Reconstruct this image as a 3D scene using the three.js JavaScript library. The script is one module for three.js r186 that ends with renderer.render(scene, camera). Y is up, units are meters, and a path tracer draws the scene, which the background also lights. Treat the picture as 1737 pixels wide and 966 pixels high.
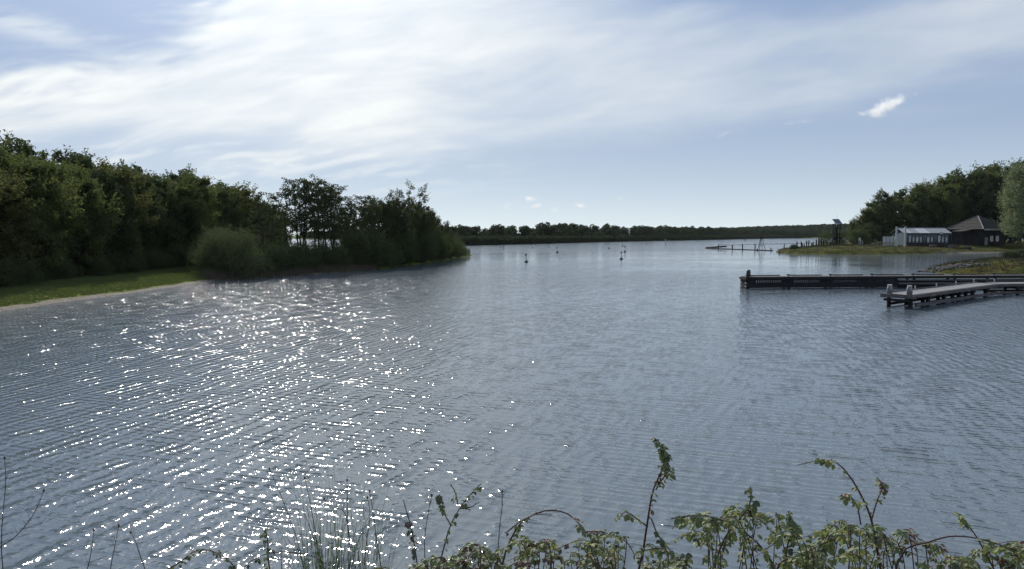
import * as THREE from 'three';
import { mergeGeometries } from 'three/addons/utils/BufferGeometryUtils.js';

// ---------------------------------------------------------------- camera, sky, sun, exposure
const SKYW = 4096;
const scene = new THREE.Scene();
const camera = new THREE.PerspectiveCamera(40.48, 1737 / 966, 0.1, 6000);
camera.position.set(0, 5, 0);
camera.rotation.set(THREE.MathUtils.degToRad(-3.7), 0, 0);
const renderer = new THREE.WebGLRenderer({ antialias: true });
renderer.toneMapping = THREE.LinearToneMapping;
renderer.toneMappingExposure = 1.2;
renderer.shadowMap.enabled = true;

const SUN_AZ = THREE.MathUtils.degToRad(-18), SUN_EL = THREE.MathUtils.degToRad(34.5);   // azimuth from -z towards +x
const sunDir = new THREE.Vector3(Math.sin(SUN_AZ) * Math.cos(SUN_EL), Math.sin(SUN_EL), -Math.cos(SUN_AZ) * Math.cos(SUN_EL));
const sun = new THREE.DirectionalLight(new THREE.Color(1.0, 0.94, 0.84), 3.6);
sun.name = 'sun';
sun.position.copy(sunDir).multiplyScalar(400).add(new THREE.Vector3(0, 0, -100));
sun.target.position.set(0, 0, -100);
sun.castShadow = true;
sun.shadow.mapSize.set(4096, 4096);
Object.assign(sun.shadow.camera, { left: -220, right: 260, top: 240, bottom: -240, near: 1, far: 1200 });
scene.add(sun, sun.target);

// ---------------------------------------------------------------- seeded noise
function rng(seed) { let a = seed >>> 0; return () => { a = (a + 0x6D2B79F5) | 0; let t = Math.imul(a ^ (a >>> 15), 1 | a); t = (t + Math.imul(t ^ (t >>> 7), 61 | t)) ^ t; return ((t ^ (t >>> 14)) >>> 0) / 4294967296; }; }
const PERM = (() => { const r = rng(77), p = new Uint16Array(1024), t = [...Array(512).keys()]; for (let i = 511; i > 0; i--) { const j = Math.floor(r() * (i + 1)); [t[i], t[j]] = [t[j], t[i]]; } for (let i = 0; i < 1024; i++) p[i] = t[i & 511]; return p; })();
const VAL = (() => { const r = rng(5), v = new Float32Array(512); for (let i = 0; i < 512; i++) v[i] = r() * 2 - 1; return v; })();
function vnoise(x, y) {
  const xi = Math.floor(x), yi = Math.floor(y); let fx = x - xi, fy = y - yi;
  fx = fx * fx * fx * (fx * (fx * 6 - 15) + 10); fy = fy * fy * fy * (fy * (fy * 6 - 15) + 10);
  const a = PERM[xi & 511], b = PERM[(xi + 1) & 511], y0 = yi & 511, y1 = (yi + 1) & 511;
  const p = VAL[PERM[a + y0]], q = VAL[PERM[b + y0]], s = VAL[PERM[a + y1]], t = VAL[PERM[b + y1]];
  return (p + (q - p) * fx) * (1 - fy) + (s + (t - s) * fx) * fy;
}
function fbm(x, y, n = 4) { let s = 0, a = 0.5; for (let i = 0; i < n; i++) { s += a * vnoise(x, y); const t = x * 1.62 - y * 1.18; y = x * 1.18 + y * 1.62; x = t + 17.3; a *= 0.5; } return s; }
const clamp = (x, a = 0, b = 1) => Math.min(b, Math.max(a, x));
const sstep = (a, b, x) => { const t = clamp((x - a) / (b - a)); return t * t * (3 - 2 * t); };
const lerp = (a, b, t) => a + (b - a) * t;
const gauss = (x) => Math.exp(-x * x);

// ---------------------------------------------------------------- the sky: clear air, one sheet of cirrus, a few fair-weather puffs
{
  const W = SKYW, H = SKYW / 2, data = new Float32Array(W * H * 4), D = 180 / Math.PI;
  const puffs = [   // azimuth, elevation, half width, half height (degrees), tilt, strength
    [25.4, 8.35, 1.5, 0.66, 0.34, 1.0], [1.35, 2.62, 0.55, 0.3, 0, 1.0], [1.7, 2.08, 0.48, 0.26, -0.1, 0.95], [-0.55, 1.95, 0.5, 0.24, 0.3, 0.3],
    [3.1, 1.82, 0.4, 0.2, 0, 0.4], [5.0, 2.1, 0.6, 0.22, -0.25, 0.8], [7.9, 2.6, 0.35, 0.18, 0, 0.35], [-0.1, 1.45, 0.3, 0.14, 0, 0.2], [22.3, 9.3, 0.5, 0.16, 0.1, 0.25],
    [15.3, 7.1, 0.75, 0.07, 0.42, 0.22], [20.0, 7.65, 1.3, 0.08, 0.1, 0.2],
    [-62, 6, 1.8, 0.6, 0.2, 0.6], [58, 5, 1.4, 0.5, 0, 0.6], [96, 7, 2.2, 0.7, 0.1, 0.7], [150, 5, 1.9, 0.6, 0, 0.7], [-140, 6, 2.2, 0.7, 0.1, 0.7], [-100, 4, 1.4, 0.45, 0, 0.6]];
  for (let j = 0; j < H; j++) {
    const el = ((j + 0.5) / H - 0.5) * 180;
    for (let i = 0; i < W; i++) {
      const o = (j * W + i) * 4; data[o + 3] = 1;
      if (el < -0.3) { data[o] = 0.30; data[o + 1] = 0.36; data[o + 2] = 0.40; continue; }
      const phi = ((i + 0.5) / W - 0.5) * 2 * Math.PI, ce = Math.cos(el / D), x = Math.cos(phi) * ce, z = Math.sin(phi) * ce, y = Math.sin(el / D);
      const az = Math.atan2(x, -z) * D, cg = x * sunDir.x + y * sunDir.y + z * sunDir.z, gam = Math.acos(clamp(cg, -1, 1)) * D;
      // clear air
      const h = Math.exp(-Math.max(0, el) / 5.2), up = 1 - Math.exp(-Math.max(0, el) / 40);
      let r = lerp(lerp(0.22, 0.165, up), 0.70, h), g = lerp(lerp(0.318, 0.27, up), 0.79, h), b = lerp(lerp(0.505, 0.49, up), 0.805, h);
      const side = 0.66 + 0.34 * (0.5 + 0.5 * cg);
      r *= side; g *= side; b *= side;
      const glow = 0.36 * Math.exp(-gam / 12) + 2.2 * Math.exp(-gam / 7);
      r += glow; g += glow * 0.98; b += glow * 0.92;
      // cirrus: the sheet seen to the south, thin streaks elsewhere
      const slope = lerp(0.24, 0.07, sstep(-22, 12, az)), v = el - slope * az, w1 = fbm(az * 0.045 + 3, el * 0.11, 3) * 1.9;
      const streak = fbm(az * 0.10 + 11, (v + w1) * 0.5, 5), fine = fbm(az * 0.36 + 40, (v + w1 * 1.3) * 1.9 + 9, 5);
      const topEdge = 9.4 + (az + 33) * 0.33 + 42 * sstep(-24, 0, az), lowEdge = 5.6 + 0.11 * Math.max(0, az) + 0.4 * w1;
      let sheet = sstep(-2.4, 2.8, topEdge + 2.2 * fine + 1.2 * streak - el) * sstep(-1.4, 3.4, el - lowEdge + 1.2 * streak) * lerp(1, lerp(0.44, 0.86, sstep(16, 24, el)), sstep(-14, 14, az));
      sheet *= lerp(1, sstep(-3.2, 0.6, 13.3 - el + 2.2 * streak) * 0.8 + 1.0 * sstep(16, 23, el) + 0.36 * sstep(24, 15, el) * sstep(17, 14, el), sstep(-4, 16, az)) * sstep(-64, -40, az) * sstep(74, 44, az) * sstep(80, 50, el);
      let c = sheet * clamp(0.77 + 0.46 * streak + 0.15 * fine, 0, 1.1);
      c += 0.42 * sstep(0.0, 0.5, fine + 0.25 * streak + 0.06) * gauss((el - 4.6) / 1.8) * sstep(6, -16, az);                 // low streaks under the sheet
      c += 0.5 * gauss((az + 31.5) / 3.4) * gauss((el - 12.6 + 0.12 * (az + 31)) / 0.75) * clamp(0.7 + fine * 1.6);            // a wisp on its own
      const px = x / (y + 0.12), pz = z / (y + 0.12), far = Math.max(sstep(22, 34, el), sstep(46, 66, Math.abs(az)));
      if (far > 0) c += far * 0.5 * sstep(-0.15, 0.5, fbm(px * 0.9 + 0.5 * pz + 7, pz * 2.1 - px * 0.5, 5) + 0.08);
      c = clamp(c, 0, 0.96);
      const cl = 0.695 + 0.85 * Math.exp(-gam / 12) + 0.05 * side;
      r = lerp(r, cl * 0.965 * (0.78 + 0.22 * side), c); g = lerp(g, cl * 1.0 * (0.78 + 0.22 * side), c); b = lerp(b, cl * 0.995 * (0.78 + 0.22 * side), c);
      // puffs
      for (const [pa, pe, hw, hh, tilt, st] of puffs) {
        const dx = (az - pa) / hw, dy = (el - pe - tilt * (az - pa)) / hh;
        if (Math.abs(dx) > 1.6 || Math.abs(dy) > 2) continue;
        const q = 1 - Math.sqrt(dx * dx + dy * dy * (dy < 0 ? 1.7 : 1)) + 0.85 * fbm(az * 2.1 + pa, el * 3.1, 5) + 0.1 * dx;
        const m = st * sstep(-0.05, 0.85, q), lit = 0.70 + 0.12 * clamp(dy + 0.3, -0.6, 1) + 0.1 * fbm(az * 3, el * 5, 3);
        r = lerp(r, lit * 0.965, m); g = lerp(g, lit, m); b = lerp(b, lit * 1.02, m);
      }
      data[o] = r; data[o + 1] = g; data[o + 2] = b;
    }
  }
  const t = new THREE.DataTexture(data, W, H, THREE.RGBAFormat, THREE.FloatType);
  t.mapping = THREE.EquirectangularReflectionMapping; t.magFilter = THREE.LinearFilter; t.minFilter = THREE.LinearFilter; t.needsUpdate = true;
  scene.background = t; scene.environment = t;
}

// ---------------------------------------------------------------- names, labels, parts
const taken = new Map();
function numbered(name) { const n = taken.get(name) ?? 0; taken.set(name, n + 1); return n ? `${name}_${String(n).padStart(3, '0')}` : name; }
function tag(o, label, category, group, kind) {
  o.userData = {};
  if (label) o.userData.label = label;
  if (category) o.userData.category = category;
  if (group) o.userData.group = group;
  if (kind) o.userData.kind = kind;
  return o;
}
function mesh(name, geometry, material, parent) {
  const m = new THREE.Mesh(geometry, material);
  m.name = parent ? name : numbered(name); m.castShadow = m.receiveShadow = true; (parent ?? scene).add(m);
  return m;
}
function thing(name, label, category, position = [0, 0, 0], turn = 0, group) {
  const o = new THREE.Group(); o.name = numbered(name); o.position.set(...position); o.rotation.y = turn; scene.add(o);
  return tag(o, label, category, group);
}
function copyOf(proto, position, turn, scale, label, group) {
  const c = proto.clone(); c.name = numbered(proto.userData.kindName); c.position.set(...position); c.rotation.y = turn;
  c.scale.set(...(Array.isArray(scale) ? scale : [scale, scale, scale]));
  tag(c, label, proto.userData.category, group); scene.add(c);
  return c;
}
// ---------------------------------------------------------------- geometry helpers
function box(w, h, d, x = 0, y = 0, z = 0, ry = 0) { const g = new THREE.BoxGeometry(w, h, d); if (ry) g.rotateY(ry); g.translate(x, y, z); return g; }
function cyl(r0, r1, h, x = 0, y = 0, z = 0, seg = 10) { const g = new THREE.CylinderGeometry(r1, r0, h, seg); g.translate(x, y + h / 2, z); return g; }   // r0 below, r1 above, y = foot
function beam(a, b, w, h) {   // a bar from a to b, w wide and h high
  const A = new THREE.Vector3(...a), B = new THREE.Vector3(...b), L = A.distanceTo(B), g = new THREE.BoxGeometry(w, h, L);
  const m = new THREE.Matrix4().lookAt(B, A, Math.abs(B.y - A.y) > 0.98 * L ? new THREE.Vector3(1, 0, 0) : new THREE.Vector3(0, 1, 0));
  g.applyMatrix4(m); g.translate((A.x + B.x) / 2, (A.y + B.y) / 2, (A.z + B.z) / 2); return g;
}
function tube(points, radii, seg = 6) {   // tapered tube through points
  const pos = [], idx = [], nor = [], n = points.length, P = points.map((p) => p.isVector3 ? p : new THREE.Vector3(...p));
  const T = new THREE.Vector3(), U = new THREE.Vector3(), V = new THREE.Vector3(), ref = new THREE.Vector3();
  for (let i = 0; i < n; i++) {
    T.subVectors(P[Math.min(n - 1, i + 1)], P[Math.max(0, i - 1)]).normalize();
    if (!i) ref.set(Math.abs(T.y) > 0.8 ? 1 : 0, Math.abs(T.y) > 0.8 ? 0 : 1, 0.13);
    U.crossVectors(T, ref).normalize(); V.crossVectors(T, U).normalize(); ref.copy(V).negate();
    for (let k = 0; k < seg; k++) {
      const a = k / seg * Math.PI * 2, c = Math.cos(a), s = Math.sin(a);
      nor.push(U.x * c + V.x * s, U.y * c + V.y * s, U.z * c + V.z * s);
      pos.push(P[i].x + (U.x * c + V.x * s) * radii[i], P[i].y + (U.y * c + V.y * s) * radii[i], P[i].z + (U.z * c + V.z * s) * radii[i]);
    }
  }
  for (let i = 0; i < n - 1; i++) for (let k = 0; k < seg; k++) { const a = i * seg + k, b = i * seg + (k + 1) % seg; idx.push(a, b, a + seg, b, b + seg, a + seg); }
  const g = new THREE.BufferGeometry();
  g.setAttribute('position', new THREE.Float32BufferAttribute(pos, 3)); g.setAttribute('normal', new THREE.Float32BufferAttribute(nor, 3));
  g.setAttribute('uv', new THREE.Float32BufferAttribute(new Float32Array(pos.length / 3 * 2), 2)); g.setIndex(idx);
  return g;
}
const merge = (list) => list.length === 1 ? list[0] : mergeGeometries(list.map((g) => { const q = g.index ? g.toNonIndexed() : g; return q; }));
function noiseTexture(size, f, srgb = true) {   // f(u, v) -> [r, g, b] 0..1, periodic where f is
  const d = new Uint8Array(size * size * 4);
  for (let j = 0; j < size; j++) for (let i = 0; i < size; i++) { const c = f(i / size, j / size), o = (j * size + i) * 4; d[o] = clamp(c[0]) * 255; d[o + 1] = clamp(c[1]) * 255; d[o + 2] = clamp(c[2]) * 255; d[o + 3] = 255; }
  const t = new THREE.DataTexture(d, size, size); t.wrapS = t.wrapT = THREE.RepeatWrapping; t.magFilter = THREE.LinearFilter; t.minFilter = THREE.LinearMipmapLinearFilter; t.generateMipmaps = true;
  if (srgb) t.colorSpace = THREE.SRGBColorSpace; t.needsUpdate = true; return t;
}
// tiling noise: blend of four shifted copies
function tileNoise(u, v, f, n = 4, ox = 0) {
  const a = fbm(u * f + ox, v * f, n), b = fbm((u - 1) * f + ox, v * f, n), c = fbm(u * f + ox, (v - 1) * f, n), d = fbm((u - 1) * f + ox, (v - 1) * f, n);
  const wu = sstep(0.7, 1, u), wv = sstep(0.7, 1, v);
  return lerp(lerp(a, b, wu), lerp(c, d, wu), wv);
}
const std = (o) => new THREE.MeshStandardMaterial(o);
const lin = (r, g, b) => new THREE.Color().setRGB(r, g, b);

// ---------------------------------------------------------------- the lake: wind ripples as a tiling normal map, calmer and rougher patches of water
const lakeMaterials = (() => {
  const N = 2048, L = 22, r = rng(31), hx = new Float32Array(N * N), hy = new Float32Array(N * N), hh = new Float32Array(N * N);
  const waves = [];
  const add = (count, lo, hi, dir, spread, slope) => {
    for (let k = 0; k < count; k++) {
      const lam = lo * Math.pow(hi / lo, r()), th = dir + (r() + r() + r() - 1.5) * spread, kk = 2 * Math.PI / lam;
      const i = Math.round(kk * Math.cos(th) * L / (2 * Math.PI)), j = Math.round(kk * Math.sin(th) * L / (2 * Math.PI));
      if (!i && !j) continue;
      waves.push([i, j, slope * Math.sqrt(2 / count), r() * 2 * Math.PI]);
    }
  };
  add(40, 0.26, 0.62, -0.32, 0.34, 0.070);    // waves running along the bay
  add(40, 0.20, 0.42, 1.2, 0.24, 0.076);    // and across it
  add(12, 0.9, 2.4, 0.3, 1.4, 0.013);
  add(64, 0.05, 0.17, 1.0, 2.4, 0.060);     // small ripples
  const cx = new Float32Array(N), sx = new Float32Array(N), cy = new Float32Array(N), sy = new Float32Array(N);
  for (const [i, j, s, ph] of waves) {
    const k = 2 * Math.PI / L * Math.hypot(i, j), ux = i / Math.hypot(i, j), uy = j / Math.hypot(i, j);
    for (let n = 0; n < N; n++) { const a = 2 * Math.PI * i * n / N + ph, b = 2 * Math.PI * j * n / N; cx[n] = Math.cos(a); sx[n] = Math.sin(a); cy[n] = Math.cos(b); sy[n] = Math.sin(b); }
    const gx = s * ux, gy = s * uy, am = s / k;
    for (let y = 0; y < N; y++) { const c = cy[y], d = sy[y], row = y * N; for (let x = 0; x < N; x++) { const co = cx[x] * c - sx[x] * d, si = sx[x] * c + cx[x] * d; hx[row + x] += gx * co; hy[row + x] += gy * co; hh[row + x] += am * si; } }
  }
  let v = 0; for (let n = 0; n < N * N; n += 7) v += hh[n] * hh[n]; const sd = Math.sqrt(v / (N * N / 7));
  const d = new Float32Array(N * N * 4);
  for (let n = 0; n < N * N; n++) { const e = Math.exp(0.28 * hh[n] / sd - 0.04), a = -hx[n] * e, b = -hy[n] * e, q = 1 / Math.hypot(a, b, 1); d[n * 4] = a * q * 0.5 + 0.5; d[n * 4 + 1] = b * q * 0.5 + 0.5; d[n * 4 + 2] = q * 0.5 + 0.5; d[n * 4 + 3] = 1; }
  const t = new THREE.DataTexture(d, N, N, THREE.RGBAFormat, THREE.FloatType); t.wrapS = t.wrapT = THREE.RepeatWrapping; t.magFilter = THREE.LinearFilter; t.minFilter = THREE.LinearFilter; t.needsUpdate = true;
  const list = [];
  for (let k = 0; k < 10; k++) { const s = 0.1 + 0.13 * k; list.push(new THREE.MeshPhysicalMaterial({ name: 'lake water', color: lin(0.098, 0.126, 0.150), roughness: 0.085, ior: 1.333, metalness: 0, normalMap: t, normalScale: new THREE.Vector2(s, s) })); }
  return { list, L };
})();
{
  const line = (a, b, fine, grow) => { const out = []; let p = 0, s = fine; while (p < b) { out.push(p); if (p > a) s *= grow; p += s; } out.push(b); return out; };
  const zs = line(240, 2600, 2, 1.035).map((q) => -q), xp = line(110, 1900, 2, 1.04), xs = [...xp.slice(1).reverse().map((q) => -q), ...xp];
  const pos = [], uv = [], nor = [], buckets = lakeMaterials.list.map(() => []), nx = xs.length;
  for (const z of zs) for (const x of xs) { pos.push(x, 0, z); nor.push(0, 1, 0); uv.push((x + 0.9 * fbm(x * 0.03, z * 0.03, 2)) / lakeMaterials.L, (-z + 0.9 * fbm(x * 0.03 + 50, z * 0.03, 2)) / lakeMaterials.L); }
  for (let j = 0; j < zs.length - 1; j++) for (let i = 0; i < nx - 1; i++) {
    const x = (xs[i] + xs[i + 1]) / 2, z = (zs[j] + zs[j + 1]) / 2, d = -z;
    // wind: the bay ripples, the belt in the lee of the headland is smooth, the open lake is rough again
    let s = 1.0 - 0.88 * sstep(88, 150, d + 0.25 * x + 14 * fbm(x * 0.03, z * 0.05, 3)) + 0.9 * sstep(215, 262, d + 0.32 * (60 - x) + 26 * fbm(x * 0.012, z * 0.03, 3));
    s += 0.34 * fbm(x * 0.018 + 9, z * 0.05, 3) * sstep(15, 60, d) + 0.07 * fbm(x * 0.06, z * 0.06, 2) + 0.28 * sstep(8, -12, x + 0.1 * d) * sstep(105, 80, d) - 0.14 * sstep(-4, 14, x) * sstep(100, 70, d) - 0.2 * sstep(30, 62, d) * sstep(130, 90, d) * sstep(-14, 2, x);
    const k = clamp(Math.round((s - 0.1) / 0.13), 0, lakeMaterials.list.length - 1), a = j * nx + i;
    buckets[k].push(a, a + 1, a + nx, a + 1, a + nx + 1, a + nx);
  }
  const g = new THREE.BufferGeometry(), idx = []; let at = 0;
  g.setAttribute('position', new THREE.Float32BufferAttribute(pos, 3)); g.setAttribute('normal', new THREE.Float32BufferAttribute(nor, 3)); g.setAttribute('uv', new THREE.Float32BufferAttribute(uv, 2));
  buckets.forEach((b, k) => { for (const q of b) idx.push(q); g.addGroup(at, b.length, k); at += b.length; });
  g.setIndex(idx);
  tag(mesh('lake', g, lakeMaterials.list), 'rippled grey blue lake glittering in the sun', 'lake', null, 'structure');
}

// ---------------------------------------------------------------- ground: every shore is a sheet that dips under the water
const grassMap = noiseTexture(512, (u, v) => { const n = tileNoise(u, v, 9, 5), m = tileNoise(u, v, 60, 3, 7), k = 1 + 0.5 * n + 0.5 * m, dry = clamp(0.35 + 1.2 * tileNoise(u, v, 5, 4, 31)); return [(0.30 + 0.09 * dry) * k, (0.355 + 0.03 * dry) * k, (0.15 + 0.05 * dry) * k]; });
const soilMap = noiseTexture(512, (u, v) => { const n = tileNoise(u, v, 8, 5), m = tileNoise(u, v, 70, 3, 7), k = 1 + 0.5 * n + 0.6 * m; return [0.36 * k, 0.32 * k, 0.24 * k]; });
const sandMap = noiseTexture(256, (u, v) => { const n = tileNoise(u, v, 6, 4), m = tileNoise(u, v, 60, 2, 7), k = 1 + 0.25 * n + 0.4 * m; return [0.40 * k, 0.37 * k, 0.33 * k]; });
const matt = (o) => new THREE.MeshPhysicalMaterial({ roughness: 1, specularIntensity: 0.08, ...o });
const M = {
  grass: matt({ map: grassMap }), spitGrass: matt({ map: grassMap, color: lin(0.66, 0.55, 0.66) }), soil: matt({ map: soilMap }), sand: std({ map: sandMap, roughness: 0.95 }),
  bed: std({ color: lin(0.05, 0.05, 0.04), roughness: 1 }),
};
function segDist(px, pz, a, b) { const dx = b[0] - a[0], dz = b[1] - a[1], t = clamp(((px - a[0]) * dx + (pz - a[1]) * dz) / (dx * dx + dz * dz)); return Math.hypot(px - a[0] - t * dx, pz - a[1] - t * dz); }
function signed(poly, x, z) {   // distance to a shoreline, positive on land
  let d = 1e9, inside = false;
  for (let i = 0, j = poly.length - 1; i < poly.length; j = i++) {
    d = Math.min(d, segDist(x, z, poly[j], poly[i]));
    if ((poly[i][1] > z) !== (poly[j][1] > z) && x < (poly[j][0] - poly[i][0]) * (z - poly[i][1]) / (poly[j][1] - poly[i][1]) + poly[i][0]) inside = !inside;
  }
  return inside ? d : -d;
}
function land(name, label, category, material, [x0, x1, z0, z1], step, height) {
  const nx = Math.ceil((x1 - x0) / step) + 1, nz = Math.ceil((z1 - z0) / step) + 1, pos = [], uv = [], idx = [];
  for (let j = 0; j < nz; j++) for (let i = 0; i < nx; i++) { const x = x0 + i * step, z = z0 + j * step, y = height(x, z); pos.push(x, y, z); uv.push(x / 14, z / 14); }
  for (let j = 0; j < nz - 1; j++) for (let i = 0; i < nx - 1; i++) {
    const a = j * nx + i, ys = [a, a + 1, a + nx, a + nx + 1].map((q) => pos[q * 3 + 1]);
    if (Math.max(...ys) > -1.4) idx.push(a, a + nx, a + 1, a + 1, a + nx, a + nx + 1);
  }
  const g = new THREE.BufferGeometry(); g.setAttribute('position', new THREE.Float32BufferAttribute(pos, 3)); g.setAttribute('uv', new THREE.Float32BufferAttribute(uv, 2)); g.setIndex(idx); g.computeVertexNormals();
  return tag(mesh(name, g, material), label, category, null, 'structure');
}
const dips = (sd) => sd < 0 ? Math.max(-1.6, sd * 0.3) : 0;
const leftShore = [[-34.5, -18], [-33.5, -50], [-33.6, -57], [-32.9, -64], [-32.5, -75], [-31.8, -83], [-28.5, -90], [-26.5, -94], [-21.5, -104.6], [-18.6, -115], [-16.3, -127], [-13.2, -148], [-10.9, -168], [-9.0, -184], [-10.8, -187], [-15, -180], [-21, -162], [-28, -143], [-36, -130], [-44, -134], [-60, -150], [-100, -165], [-190, -170], [-190, -18]];
const leftHeight = (x, z) => { const sd = signed(leftShore, x, z); return sd > 0 ? 0.22 * (1 - Math.exp(-sd / 0.7)) + 0.95 * (1 - Math.exp(-sd / 8)) + 0.09 * fbm(x * 0.2, z * 0.2, 3) * sstep(0, 2, sd) : dips(sd); };
const spitShore = [[73, -203], [76, -198], [84, -196.5], [95, -197], [106, -201], [116, -206.5], [135, -214], [152, -220], [175, -226], [240, -232], [300, -250], [300, -420], [170, -420], [128, -330], [112, -282], [98, -262], [86, -240], [76, -222], [72.5, -210]];
const spitHeight = (x, z) => { const sd = signed(spitShore, x, z), b = sstep(122, 112, x + 0.6 * (z + 206)); return sd > 0 ? lerp(0.25, 0.7, b) * (1 - Math.exp(-sd / 0.6)) + lerp(2.0, 1.5, b) * (1 - Math.exp(-sd / 11)) + 0.1 * fbm(x * 0.15, z * 0.15, 3) * sstep(0, 3, sd) : dips(sd); };
const bankShore = [[55.5, -104.5], [56, -100], [57.6, -96], [60, -90], [63, -78], [66, -60], [120, -60], [120, -118], [70, -122], [63, -113], [58, -107.5]];
const bankHeight = (x, z) => { const sd = signed(bankShore, x, z); return sd > 0 ? 0.3 * (1 - Math.exp(-sd / 0.8)) + 1.9 * (1 - Math.exp(-sd / 6)) + 0.14 * fbm(x * 0.3, z * 0.3, 3) * sstep(0, 2, sd) : dips(sd); };
const nearHeight = (x, z) => { const d = -z; let h = d < 1 ? 3.42 : d < 3.6 ? 3.42 - 0.2 * (d - 1) : 2.9 - 0.49 * (d - 3.6); return Math.max(-1.6, h + 0.12 * fbm(x * 0.8, z * 0.8, 4) + 0.02 * Math.abs(x) * fbm(x * 0.2, 3, 2)); };
const farShore = [[-700, -1300], [-300, -1000], [-110, -640], [-64, -400], [-24, -361], [10, -420], [52, -517], [100, -600], [169, -713], [260, -880], [372, -1058], [520, -1150], [900, -1180], [1400, -900], [2200, -900], [2200, -2400], [-700, -2400]];
const farHeight = (x, z) => { const sd = signed(farShore, x, z), hill = gauss((x - 620) / 330) * gauss((z + 1420) / 330) * 8 + gauss((x - 1000) / 420) * gauss((z + 1500) / 420) * 14; return sd > 0 ? 1.2 * (1 - Math.exp(-sd / 14)) + hill * sstep(0, 160, sd) + 0.5 * fbm(x * 0.02, z * 0.02, 3) * sstep(0, 30, sd) : Math.max(-1.6, sd * 0.1); };
land('lawn', 'mown grass lawn along the wooded shore and headland', 'lawn', M.grass, [-190, -6, -192, -18], 1, leftHeight);
land('grass_spit', 'grassy spit below the lakeside cafe', 'grass', M.spitGrass, [66, 300, -420, -190], 1.5, spitHeight);
land('grass_bank', 'rough grass bank behind the two piers', 'grass', M.spitGrass, [52, 120, -124, -60], 0.8, bankHeight);
land('earth_bank', 'sloping earth bank under the brambles', 'ground', M.soil, [-24, 24, -14, 6], 0.25, nearHeight);
land('far_shore', 'low far shore and wooded hill across the lake', 'hill', M.grass, [-700, 2200, -2400, -350], 12, farHeight);
{ const g = new THREE.PlaneGeometry(6000, 5200); g.rotateX(-Math.PI / 2); g.translate(0, -2.2, -900); tag(mesh('lake_bed', g, M.bed), 'dark bed of the lake', 'lake bed', null, 'structure'); }
// strips of bare sand along two shores
function strip(name, label, poly, widths, heightAt) {
  const c = new THREE.CatmullRomCurve3(poly.map(([x, z]) => new THREE.Vector3(x, 0, z))), n = 160, pos = [], uv = [], idx = [], P = new THREE.Vector3(), T = new THREE.Vector3();
  for (let i = 0; i <= n; i++) {
    c.getPoint(i / n, P); c.getTangent(i / n, T);
    const fade = Math.min(1, i / 12, (n - i) / 12), w = fade * widths[1] * (1 + 0.7 * fbm(i * 0.23, 4, 3)), o = widths[0];
    for (let k = 0; k <= 4; k++) { const q = lerp(o, w, k / 4), x = P.x - T.z * q, z = P.z + T.x * q; pos.push(x, Math.max(heightAt(x, z), -0.4) + 0.03, z); uv.push(x / 4, z / 4); }
  }
  for (let i = 0; i < n; i++) for (let k = 0; k < 4; k++) { const a = i * 5 + k; idx.push(a, a + 1, a + 5, a + 1, a + 6, a + 5); }
  const g = new THREE.BufferGeometry(); g.setAttribute('position', new THREE.Float32BufferAttribute(pos, 3)); g.setAttribute('uv', new THREE.Float32BufferAttribute(uv, 2)); g.setIndex(idx); g.computeVertexNormals();
  return tag(mesh(name, g, M.sand), label, 'beach', null, 'structure');
}
strip('sand_beach', 'narrow strip of pale sand between lawn and lake', leftShore.slice(0, 9).map(([x, z]) => [x, z]), [0.4, -0.35], leftHeight);
strip('sand_beach', 'strip of pale sand along the spit below the pavilion', [[112, -204.2], [116, -206.5], [135, -214], [152, -220], [175, -226], [238, -232]], [-0.5, 1.3], spitHeight);

// ---------------------------------------------------------------- foliage
const leafMat = (name, r, g, b, through = 0.35) => new THREE.MeshPhysicalMaterial({ name, color: lin(r, g, b), vertexColors: true, roughness: 1, specularIntensity: 0.3, transmission: through, thickness: 0, side: THREE.DoubleSide });
const barkMap = noiseTexture(128, (u, v) => { const n = tileNoise(u, v, 12, 4), k = 1 + 0.8 * n; return [0.30 * k, 0.27 * k, 0.23 * k]; });
Object.assign(M, {
  bark: std({ map: barkMap, roughness: 1 }),
  leafGreen: leafMat('green leaves', 0.105, 0.128, 0.038, 0.45), leafOlive: leafMat('olive leaves', 0.112, 0.122, 0.038, 0.45), leafDark: leafMat('dark leaves', 0.078, 0.10, 0.038, 0.4),
  leafAlder: leafMat('alder leaves', 0.062, 0.076, 0.032, 0.3), leafWillow: leafMat('willow leaves', 0.088, 0.108, 0.045), leafSilver: leafMat('silver willow leaves', 0.23, 0.265, 0.14), leafFar: leafMat('far leaves', 0.055, 0.07, 0.032, 0.25),
});
const V3 = (x, y, z) => new THREE.Vector3(x, y, z);
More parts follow.
